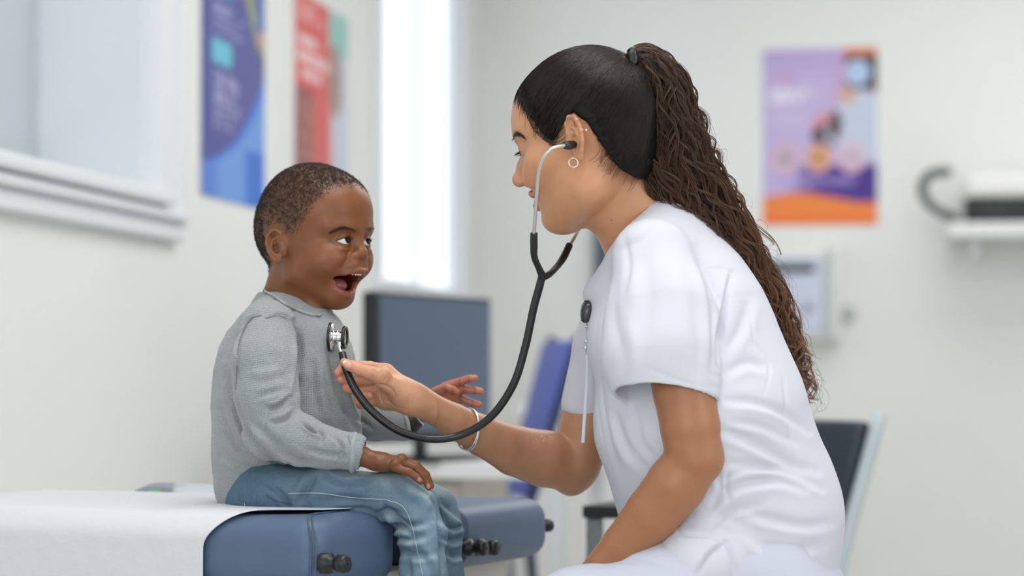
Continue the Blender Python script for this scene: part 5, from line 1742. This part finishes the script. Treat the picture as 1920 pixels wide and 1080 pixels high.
for ti in t:
    e = ti ** 0.9
    D = D0 * (1 - e) + D1 * e
    D = D + np.array([0, 0, 1.0]) * (0.13 * math.sin(math.pi * ti)) * np.clip(D0[:, 2:3] + 0.4, 0, 1)
    strs.append(shell(D, 0.0002 - 0.0022 * max(0.0, 1 - 7 * ti) + 0.0010 * math.sin(math.pi * ti) + 0.00018 * rng.normal(size=ns_) * min(1, ti * 4 + 0.2)))
S = np.stack(strs, 1)
ph = rng.uniform(0, 6.28, ns_)
S = S + (0.0007 * np.sin(t[None, :] * 9 + ph[:, None]) * t[None, :])[..., None] * np.array([0.3, 0.2, 1])
rad = 0.00032 * (0.55 + 0.45 * np.sin(np.clip(t * 1.3, 0, 1) * math.pi / 2))[None, :] * np.ones((ns_, 1))
rad[:, 0] = 0.00005
V, Q = tubes(S, rad)
cv = lin3(24, 16, 14) * (1 + 0.6 * rng.uniform(-0.6, 1.0, ns_))[:, None]
M_strand = mat('hair_strand', rough=0.30, spec=0.32, attr=True)
mesh_obj('combed_hair', hc.W(V), Q, M_strand, col=np.repeat(cv, m_ * 3, 0), parent=nurse)
# baby hairs along the temple, sideburn and nape, laid on the skin of the near side
pxv = to_px(Vw); Nw = normals(Vw, head_w[1])
msk = (Nw[:, 1] < 0.2) & (pxv[:, 0] > 970) & (pxv[:, 0] < 1210) & (pxv[:, 1] > 150) & (pxv[:, 1] < 380) & ((np.abs(Lw[:, 0]) < 0.0665) | (Lw[:, 1] > 0.012))
Vsub = Vw[msk]
fine = []
hlx = catmull([(984, 174), (984, 195), (989, 218), (1000, 238), (1016, 250), (1028, 258)], 46)
for i_, (a, b) in enumerate(hlx):
    k1 = rng.uniform(0.7, 1.4); k2 = rng.uniform(-4, 4)
    fine.append([(a - 1 + rng.uniform(-2, 2), b - 3), (a + 3 * k1, b + 9 * k1), (a + 15 * k1, b + 14 * k1 + k2 * 0.5), (a + 34, b + 6 + k2), (a + 52, b - 10 + k2)])
hly = catmull([(1120, 290), (1134, 312), (1158, 328), (1190, 346)], 40)
for a, b in hly[rng.uniform(size=40) < 0.6]:
    k1 = rng.uniform(0.3, 1.5); k2 = rng.uniform(-8, 6)
    fine.append([(a + 12 + k2, b - 16), (a + 4, b - 7), (a - 2 * k1 + k2 * 0.3, b + 4 * k1), (a - 7 * k1 + k2, b + 11 * k1)])
S = np.stack([catmull(drape(Vsub, f_, 9, 0.0008, 3.5), 14) for f_ in fine])
V, Q = tubes(S, np.full((len(fine), 14), 0.00024) * np.linspace(1, 0.7, 14)[None])
mesh_obj('fine_hair', V, Q, M_whair, parent=nurse)

# ---- ponytail
tieW = WC + WR @ TIE
pl = [(1182, 113, 2.825, 14), (1208, 112, 2.828, 30), (1234, 155, 2.832, 54), (1250, 235, 2.838, 68), (1277, 320, 2.85, 72), (1324, 400, 2.868, 68), (1380, 480, 2.89, 54), (1430, 560, 2.905, 46),
      (1468, 640, 2.92, 34), (1492, 700, 2.92, 26), (1518, 765, 2.92, 14)]
cpts = np.array([P(a, b, c) for a, b, c, r in pl]); crad = np.array([r * c / FPX for a, b, c, r in pl])
core = catmull(cpts, 300); crr = catmull(crad[:, None], 300)[:, 0]
M_curl = mat('curly_hair', rough=0.38, spec=0.5, attr=True)
s = Solid(cpts.min(0) - 0.05, cpts.max(0) + 0.05, 0.0035)
s.chain([(core[i], crr[i] * 0.48) for i in range(0, 262, 9)], 0.006)
V, Q = s.mesh(1)
V = V + normals(V, Q) * (0.003 * vnoise(V, 70))[:, None]
mesh_obj('ponytail_core', V, Q, M_base, parent=nurse)
Tn = np.gradient(core, axis=0); Tn /= np.linalg.norm(Tn, axis=1, keepdims=True)
Bn = np.cross(Tn, [0, 1, 0]); Bn /= np.linalg.norm(Bn, axis=1, keepdims=True)
Cn = np.cross(Tn, Bn)
nc, per, mseg = 280, 9, 92
allS, allR, allC = [], [], []
for c in range(nc):
    a0 = rng.uniform(0, 2 * math.pi)
    rr0 = rng.uniform(0.25, 1.0) ** 0.6
    endt = rng.uniform(0.55, 1.0) if rng.uniform() < 0.7 else rng.uniform(0.35, 0.7)
    startt = 0.0
    tt = startt + (endt - startt) * np.linspace(0, 1, mseg)
    idx = tt * 299
    i0 = np.clip(idx.astype(int), 0, 298); f_ = (idx - i0)[:, None]
    ctr = core[i0] * (1 - f_) + core[i0 + 1] * f_
    R_ = (crr[i0] * (1 - f_[:, 0]) + crr[i0 + 1] * f_[:, 0])
    tn, bn_, cn_ = Tn[i0], Bn[i0], Cn[i0]
    ang_ = a0 + 1.2 * np.sin(tt * rng.uniform(2, 4) + rng.uniform(0, 6))
    fr_ = rng.uniform(17, 32); p0 = rng.uniform(0, 6.28); p1 = rng.uniform(0, 6.28)
    amp = (0.0062 * smoothstep(0.03, 0.3, tt) + 0.004 * smoothstep(0.6, 1, tt)) * rng.uniform(0.4, 1.2)
    spr = 1 + 0.25 * (smoothstep(0.75, 1, np.linspace(0, 1, mseg)) * rng.uniform(-1, 1.6))
    o1 = R_ * rr0 * np.cos(ang_) * spr + amp * np.sin(tt * fr_ * 2.2 + p0)
    o2 = R_ * rr0 * np.sin(ang_) * 0.62 + amp * 0.7 * np.cos(tt * fr_ * 2.2 + p1)
    base = ctr + bn_ * o1[:, None] + cn_ * o2[:, None] + tn * (0.003 * np.sin(tt * fr_ * 2 + p1))[:, None]
    shade = rng.uniform(0.5, 1.5)
    for q in range(per):
        w1, w2 = rng.normal(0, 1, 2)
        cw = 0.0015 * (0.35 + 0.65 * np.abs(np.sin(tt * 7 + p0))) 
        q1 = w1 * cw + 0.0008 * np.sin(tt * fr_ * 2.2 + p0 + w2)
        q2 = w2 * cw
        allS.append(base + bn_ * q1[:, None] + cn_ * q2[:, None])
        allR.append(0.00034 * (1 - 0.5 * np.linspace(0, 1, mseg) ** 3))
        dk = lin3(46, 29, 22); lt = lin3(168, 116, 78)
        g_ = (0.08 + 0.62 * smoothstep(0.25, 1.0, tt) * rng.uniform(0.3, 1)) * shade
        allC.append(dk[None] * (1 - g_[:, None]) + lt[None] * g_[:, None])
# loose flyaway strands
for c in range(70):
    t0_ = rng.uniform(0.25, 0.97); ln = rng.uniform(0.05, 0.18)
    tt = np.clip(t0_ + ln * np.linspace(0, 1, mseg), 0, 1)
    idx = tt * 299; i0 = np.clip(idx.astype(int), 0, 298); f_ = (idx - i0)[:, None]
    ctr = core[i0] * (1 - f_) + core[i0 + 1] * f_; R_ = crr[i0]
    sgn = -1 if rng.uniform() < 0.12 else 1
    u = np.linspace(0, 1, mseg)
    out = R_ * 0.8 + rng.uniform(0.004, 0.020) * np.sin(u * math.pi * rng.uniform(0.6, 1.4)) ** 1 + 0.004 * np.sin(u * rng.uniform(5, 12) + c)
    outdir = -Bn[i0] if (Bn[130][0] < 0) else Bn[i0]
    allS.append(ctr + outdir * (out * sgn)[:, None] + Cn[i0] * (0.01 * np.sin(u * 4 + c))[:, None] + Tn[i0] * (0.012 * np.sin(u * 6 + c * 2) * u)[:, None])
    allR.append(np.full(mseg, 0.00019) * (1 - 0.6 * u))
    allC.append(np.tile(lin3(112, 78, 58), (mseg, 1)))
S = np.stack(allS); Rr = np.stack(allR); Cc = np.stack(allC)
V, Q = tubes(S, Rr)
mesh_obj('ponytail', V, Q, M_curl, col=np.repeat(Cc.reshape(-1, 3), 3, 0), parent=nurse)['label'] = 'long curly brown ponytail'
for k_ in range(3):
    c_ = P(1180 + k_ * 3.2, 113 + k_ * 0.8, 2.823)
    tube_obj('hair_tie', ring(c_, (0.95, 0.15, -0.15), 0.0125, 0.0115, wob=0.05, seed=k_), 0.0028, M_black, parent=nurse, closed=True, sides=10)

# ---- scrub top
M_scrub = mat('white_scrub_cloth', lin(213, 215, 225), 0.85, spec=0.2, bump=('noise', 330, 0.10, 0.0006))
lo_ = (P(1050, 0, 3.05)[0], 2.64, P(0, 1130, 2.9)[2]); hi_ = (P(1595, 0, 2.9)[0], 3.16, P(0, 355, 2.9)[2])
HS = 0.0024
s = Solid(lo_, hi_, HS)
s.chain([pr_(1243, 432, 2.885, 62), pr_(1254, 500, 2.885, 108), pr_(1272, 580, 2.88, 150), pr_(1288, 660, 2.88, 172), pr_(1314, 780, 2.88, 194), pr_(1352, 900, 2.89, 194), pr_(1382, 975, 2.9, 193), pr_(1386, 1100, 2.9, 182)], 0.02, sq=(1, 1.12, 1))
s.ell(P(1186, 630, 2.85), mm(50, 70, 55), 0.03)
s.cone(P(1180, 500, 2.86), P(1150, 545, 2.87), 0.035, 0.030, 0.02)
s.cone(P(1140, 520, 2.875), P(1112, 552, 2.875), 0.016, 0.012, 0.015)
s.cone(P(1245, 440, 2.88), P(1222, 478, 2.80), 0.040, 0.044, 0.03)
s.cone(P(1245, 440, 2.88), P(1215, 490, 2.97), 0.040, 0.044, 0.03)
s.cone(P(1400, 1035, 2.83), P(1308, 1056, 2.775), 0.060, 0.054, 0.015)
sl = Solid(lo_, hi_, HS)
sl.chain([pr_(1222, 485, 2.79, 76), pr_(1240, 590, 2.765, 102), pr_(1241, 665, 2.752, 110), pr_(1254, 760, 2.745, 98)], 0.015, sq=(1, 0.78, 1))
hcn = P(1254, 748, 2.745)
sl.plane(hcn, (-0.10, -0.34, -1), 0.0015)
sl.chain([pr_(1240, 640, 2.755, 92), pr_(1254, 770, 2.745, 92.5)], 0.004, 's', sq=(1, 0.78, 1))
s.merge(sl, 0.006)
sr = Solid(lo_, hi_, HS)
sr.chain([pr_(1175, 560, 2.98, 70), pr_(1140, 650, 3.01, 62), pr_(1106, 760, 3.02, 54)], 0.01)
hp_ = P(1084, 782, 3.02)
sr.plane(hp_, (-0.35, -0.05, -1), 0.0015)
sr.cone(P(1118, 740, 3.02), P(1106, 800, 3.02), 0.029, 0.031, 0.003, 's')
s.merge(sr, 0.006)
# neck opening
s.chain([(P(1118, 320, 2.86), 0.040), (P(1160, 392, 2.87), 0.043), (P(1196, 440, 2.88), 0.040)], 0.003, 's')
s.cone(P(1160, 410, 2.86), P(1120, 500, 2.875), 0.036, 0.016, 0.004, 's')
V, Q = s.mesh(2)
N = normals(V, Q)
V = V + N * (vnoise(V, 11) * 0.0030 + vnoise(V, 25) * 0.0006)[:, None]
N = normals(V, Q)
folds_scrub = [
    ([(1372, 512), (1362, 560), (1353, 630), (1352, 690)], 5, -6), ([(1330, 503), (1352, 503), (1373, 511)], 2.4, -1.4),
    ([(1375, 542), (1407, 594), (1414, 639), (1443, 685), (1433, 743)], 3, -1.8),
    ([(1469, 704), (1479, 795), (1498, 873)], 3.5, -2.2),
    ([(1355, 750), (1414, 754), (1466, 772), (1515, 808)], 8, -5), ([(1355, 808), (1414, 830), (1479, 866), (1528, 884)], 9, -6),
    ([(1359, 870), (1427, 872), (1498, 890), (1540, 915)], 8, -5), ([(1323, 951), (1375, 915), (1453, 900), (1510, 915)], 9, -5.5),
    ([(1362, 700), (1400, 680), (1440, 690)], 9, -4), ([(1360, 660), (1390, 615), (1405, 560)], 10, -4), ([(1372, 790), (1430, 800), (1490, 830)], 7, -3.5),
    ([(1345, 905), (1400, 880), (1460, 878)], 6, -3.5), ([(1400, 960), (1450, 975), (1510, 985), (1560, 980)], 9, -4.5), ([(1420, 1020), (1480, 1030), (1540, 1025)], 9, -4),
    ([(1330, 990), (1370, 960), (1430, 945)], 7, -4), ([(1362, 1015), (1372, 1040), (1380, 1080)], 5, -6), ([(1362, 1017), (1330, 1040), (1305, 1080)], 4, -6),
    ([(1385, 1010), (1450, 1060), (1500, 1080)], 10, 4),
    ([(1268, 988), (1282, 1002), (1330, 1005), (1362, 1016)], 4, -3.5), ([(1297, 967), (1330, 975), (1380, 990)], 8, 3.5),
    # sleeve
    ([(1310, 464), (1336, 549), (1343, 640), (1338, 700)], 9, -5), ([(1205, 470), (1215, 560), (1205, 650)], 16, -3.5), ([(1255, 480), (1275, 570), (1270, 680)], 18, 3),
    ([(1155, 520), (1150, 590), (1170, 680)], 10, -3), ([(1215, 690), (1240, 700), (1300, 722), (1348, 728)], 2.0, -0.8), ([(1180, 600), (1190, 660), (1180, 730)], 12, 3),
    ([(1300, 560), (1312, 640), (1310, 715)], 9, -3), ([(1150, 470), (1200, 450), (1230, 420)], 8, -2.5), ([(1170, 440), (1178, 500), (1165, 560)], 6, -3),
    # front
    ([(1150, 770), (1170, 830), (1210, 880)], 9, -5), ([(1190, 770), (1200, 830), (1225, 860)], 9, -4), ([(1125, 700), (1135, 800), (1165, 900)], 8, -3),
    ([(1120, 600), (1114, 680), (1120, 760), (1135, 850)], 2.5, -1.4), ([(1132, 600), (1126, 680), (1132, 760), (1150, 850)], 2.5, -1.2),
    ([(1345, 880), (1350, 920), (1335, 950)], 5, -4), ([(1366, 880), (1362, 915), (1368, 940)], 4, -3),
]
for pts, w, dpt in folds_scrub:
    V = fold(V, N, pts, w * 1.1, dpt / 1000, asym=0.4 if dpt < -3 else 0)
scrub = mesh_obj('scrub_top', V, Q, M_scrub, parent=nurse)

# ---- scrub trousers
s = Solid((P(1000, 0, 2.8)[0], 2.64, 0.50), (P(1580, 0, 2.9)[0], 3.12, P(0, 980, 2.9)[2]), 0.004)
s.chain([pr_(1430, 1070, 2.81, 96), pr_(1250, 1112, 2.775, 93), pr_(1085, 1158, 2.765, 88), pr_(1000, 1195, 2.77, 80)], 0.02)
s.chain([pr_(1430, 1090, 2.97, 92), pr_(1250, 1150, 2.99, 84), pr_(1060, 1190, 3.0, 80), pr_(1000, 1210, 3.0, 78)], 0.02)
s.ell(P(1430, 1110, 2.9), mm(100, 150, 75), 0.03)
V, Q = s.mesh(2)
N = normals(V, Q)
V = V + N * (vnoise(V, 22) * 0.003)[:, None]
for pts, w, dp in (([(1120, 1058), (1180, 1050), (1260, 1075)], 6, -4), ([(1300, 1035), (1345, 1040), (1375, 1070)], 6, -4)):
    V = fold(V, N, pts, w, dp / 1000)
mesh_obj('trousers', V, Q, mat('pale_scrub_trousers', lin(200, 204, 218), 0.85, spec=0.2), parent=nurse)
for yy_ in (2.82, 2.99):
    l_ = Solid((P(930, 0, 2.9)[0] - 0.06, yy_ - 0.08, 0.0), (P(1060, 0, 2.9)[0] + 0.06, yy_ + 0.08, 0.63), 0.006)
    kx = P(1005, 0, yy_)[0]
    l_.chain([((kx, yy_, 0.545), 0.052), ((kx - 0.01, yy_, 0.33), 0.045), ((kx, yy_, 0.10), 0.036)], 0.01)
    V_, Q_ = l_.mesh(1)
    mesh_obj('trouser_leg', V_, Q_, MATS['pale_scrub_trousers'], parent=nurse)
    l_ = Solid((kx - 0.22, yy_ - 0.06, 0.0), (kx + 0.07, yy_ + 0.06, 0.12), 0.005)
    l_.ell((kx - 0.06, yy_, 0.04), (0.115, 0.042, 0.038), 0.01); l_.ell((kx + 0.01, yy_, 0.06), (0.05, 0.038, 0.055), 0.01)
    V_, Q_ = l_.mesh(1)
    mesh_obj('shoe', V_, Q_, M_white, parent=nurse)

# stool under her
stl = empty('stool', (float(P(1430, 0, 2.9)[0]), 2.9, 0), 'round padded stool that the woman sits on', 'stool')
Ms_ = Matrix.Translation((float(P(1430, 0, 2.9)[0]), 2.9, 0))
child(lathe('seat', [(0.001, 0.545), (0.16, 0.545), (0.185, 0.53), (0.19, 0.51), (0.185, 0.49), (0.001, 0.485)], M_navy, Ms_), stl)
child(lathe('column', [(0.025, 0.49), (0.025, 0.10)], M_chrome, Ms_), stl)
for k_ in range(5):
    a = k_ * 2 * math.pi / 5
    p = (float(P(1430, 0, 2.9)[0]), 2.9)
    child(tube_obj('leg', [(p[0], p[1], 0.10), (p[0] + 0.26 * math.cos(a), p[1] + 0.26 * math.sin(a), 0.06)], 0.015, M_chrome, n=3), stl)
    child(lathe('caster', [(0.001, 0.05), (0.02, 0.045), (0.026, 0.025), (0.02, 0.005), (0.001, 0.0)], M_black, Matrix.Translation((p[0] + 0.26 * math.cos(a), p[1] + 0.26 * math.sin(a), 0.0)), n=16), stl)

# ================================================================== stethoscope
M_rubber = mat('black_rubber', lin(16, 17, 20), 0.28, spec=0.6)
M_tubem = mat('grey_steel_tube', (0.62, 0.58, 0.57, 1), 0.3, metal=0.9)
st_ = empty('stethoscope', tuple(P(1018, 517, 2.83)), "black stethoscope hanging from the woman's ears to the child's chest", 'stethoscope')
tl = [(642, 662, 2.885), (645, 676, 2.880), (652, 700, 2.872), (669, 735, 2.868), (700, 773, 2.866), (748, 808, 2.866), (808, 823, 2.872), (866, 815, 2.874), (920, 782, 2.862), (962, 722, 2.85),
      (985, 650, 2.845), (1000, 580, 2.84), (1012, 535, 2.835), (1017, 515, 2.832)]
child(tube_obj('tubing', [P(*q) for q in tl], 0.0048, M_rubber, n=160, sides=20), st_)
child(tube_obj('yoke', [P(1018, 520, 2.832), P(1011, 504, 2.825), P(1002, 482, 2.812), P(1001, 460, 2.803), P(1001, 437, 2.797)], 0.004, M_rubber, n=50, sides=18, rads=[0.0052, 0.0040, 0.0040, 0.0045, 0.0043]), st_)
child(tube_obj('yoke', [P(1016, 520, 2.832), P(1030, 514, 2.84), P(1046, 498, 2.862), P(1057, 482, 2.876), P(1068, 459, 2.886)], 0.004, M_rubber, n=50, sides=18, rads=[0.0050, 0.0040, 0.0040, 0.0045, 0.0043]), st_)
child(tube_obj('ear_tube', [P(1001, 441, 2.797), P(1004, 400, 2.782), P(1007, 358, 2.768), P(1011, 320, 2.756), P(1021, 293, 2.748), P(1037, 278, 2.748), P(1058, 273, 2.757), P(1066, 272, 2.763)], 0.0021, M_tubem, n=90, sides=14), st_)
fe = WC + WR @ mm(70, 4, -1)
child(tube_obj('ear_tube', [P(1067, 462, 2.886), P(1080, 440, 2.90), P(1091, 417, 2.92), P(1100, 390, 2.945), P(1098, 340, 2.965), fe + np.array([-0.03, 0.02, -0.01]), fe], 0.0021, M_tubem, n=90, sides=14), st_)
child(tube_obj('ear_tip', [P(1058, 273, 2.757), P(1066, 272.5, 2.763), P(1076, 271, 2.772)], 0.004, M_rubber, n=24, sides=16, rads=[0.0034, 0.0052, 0.0045]), st_)
child(tube_obj('ear_tip', [fe + np.array([-0.012, 0.008, 0]), fe], 0.004, M_rubber, n=10, sides=14), st_)
# chest piece: diaphragm against the sweater, drum, small bell, stem
dn = np.array([-0.985, 0.135, 0.04]); dn /= np.linalg.norm(dn)
pc = P(624, 632, 2.895)
child(lathe('diaphragm', [(0.001, 0.004), (0.0165, 0.004), (0.0172, 0.003)], mat('pale_membrane', lin(170, 175, 178), 0.3), frame_to(dn, pc), n=48), st_)
child(lathe('rim', [(0.0158, 0.0040), (0.0174, 0.0040), (0.0180, 0.0025), (0.0176, 0.0010), (0.0160, 0.0004)], M_rubber, frame_to(dn, pc), n=48), st_)
child(lathe('drum', [(0.0165, 0.0010), (0.0160, 0.0), (0.0080, -0.0010), (0.0072, -0.0016), (0.0072, -0.0050), (0.0076, -0.0052), (0.0076, -0.0058), (0.0072, -0.0060), (0.0072, -0.0110), (0.0110, -0.0125), (0.0118, -0.014)], M_chrome, frame_to(dn, pc), n=48), st_)
child(lathe('bell_rim', [(0.0100, -0.0125), (0.0132, -0.0125), (0.0142, -0.0145), (0.0134, -0.0165), (0.0112, -0.0168), (0.0100, -0.0150)], M_rubber, frame_to(dn, pc), n=48), st_)
child(lathe('bell', [(0.0115, -0.0155), (0.0060, -0.0115), (0.0010, -0.0105)], M_chrome, frame_to(dn, pc), n=48), st_)
child(tube_obj('stem', [pc - dn * 0.008 + np.array([0, 0, -0.006]), P(638, 655, 2.888), P(641, 668, 2.884)], 0.0026, M_chrome, n=20, sides=14, rads=[0.0034, 0.0026, 0.0026]), st_)

# ================================================================== things the people wear
bg_c = P(879, 806, 2.93)
bd = P(930, 832, 2.955) - P(830, 777, 2.912); bd /= np.linalg.norm(bd)
for k_, (o_, tag_) in enumerate(((-0.0022, "thin silver bangle on the woman's forearm, the one nearer her hand"), (0.0018, "thin silver bangle on the woman's forearm, the one nearer her elbow"))):
    c_ = bg_c + bd * o_
    b_ = tube_obj('bangle', ring(c_, bd + np.array([0.22 * (k_ - 0.3), 0.0, 0.30]), 0.0250, 0.0225, m=64), 0.0011, mat('silver', (0.9, 0.89, 0.87, 1), 0.15, metal=1.0), closed=True, sides=10)
    tag(b_, tag_, 'bracelet', 'bangles')
hp = WC + WR @ (mm(-67.5, -5, -19))
ho = P(1075, 305, 2.768)
tag(tube_obj('hoop_earring', ring(ho, (0.25, -1, 0.1), 0.0054, 0.0054, m=40), 0.0006, MATS['silver'], closed=True, sides=8), 'small silver hoop earring in the lobe of the near ear', 'earring')
es = lathe('ear_stud', [(0.0001, 0.0014), (0.0010, 0.0012), (0.0014, 0.0), (0.0010, -0.0012), (0.0001, -0.0014)], MATS['silver'], frame_to((0.1, -1, 0), P(1099, 244, 2.757)), n=16)
tag(es, 'tiny silver stud on the upper rim of the near ear', 'earring')
bd_ = empty('badge_reel', tuple(P(1098, 584, 2.86)), "dark oval badge reel with a beaded cord on the front of the scrub top", 'badge')
Mb = frame_to((-0.93, -0.34, 0.14), P(1099, 584, 2.858))
child(lathe('reel', [(0.001, 0.006), (0.009, 0.005), (0.0125, 0.002), (0.0125, -0.002), (0.010, -0.004)], mat('dark_chrome', (0.10, 0.09, 0.10, 1), 0.2, metal=0.7), np.array(Mb) @ np.diag([1.0, 0.75, 1, 1]), n=36), bd_)
child(lathe('rim', [(0.0125, 0.003), (0.0138, 0.001), (0.0138, -0.001), (0.0125, -0.003)], MATS['dark_chrome'], np.array(Mb) @ np.diag([1.0, 0.75, 1, 1]), n=36), bd_)
for a, b in ((1101, 602), (1100, 612), (1099, 640), (1098, 652)):
    child(lathe('bead', [(0.0001, 0.0022), (0.0018, 0.0014), (0.0022, 0), (0.0018, -0.0014), (0.0001, -0.0022)], M_chrome, frame_to((0, 0, 1), P(a, b, 2.86)), n=14), bd_)
child(tube_obj('cord', [P(1100, 600, 2.861), P(1099, 640, 2.862), P(1098, 680, 2.862)], 0.0009, M_satin, n=20, sides=8), bd_)

cs = [P(1101, 665, 2.860), P(1100, 720, 2.858), P(1096, 780, 2.857), P(1093, 830, 2.857)]
L_ = catmull(cs, 30)
wv = np.array([0.0020, -0.0010, 0])
Vr = np.concatenate([L_ - wv, L_ + wv, L_ + wv + [0, 0.0008, 0], L_ - wv + [0, 0.0008, 0]]); i_ = np.arange(29)
Qr = np.concatenate([np.stack([i_ + a * 30, i_ + 1 + a * 30, i_ + 1 + b * 30, i_ + b * 30], 1) for a, b in ((0, 1), (1, 2), (2, 3), (3, 0))])
tag(mesh_obj('lanyard', Vr, Qr, mat('pale_ribbon', lin(205, 214, 222), 0.6)), 'thin pale grey ribbon hanging down the front of the scrub top', 'lanyard')
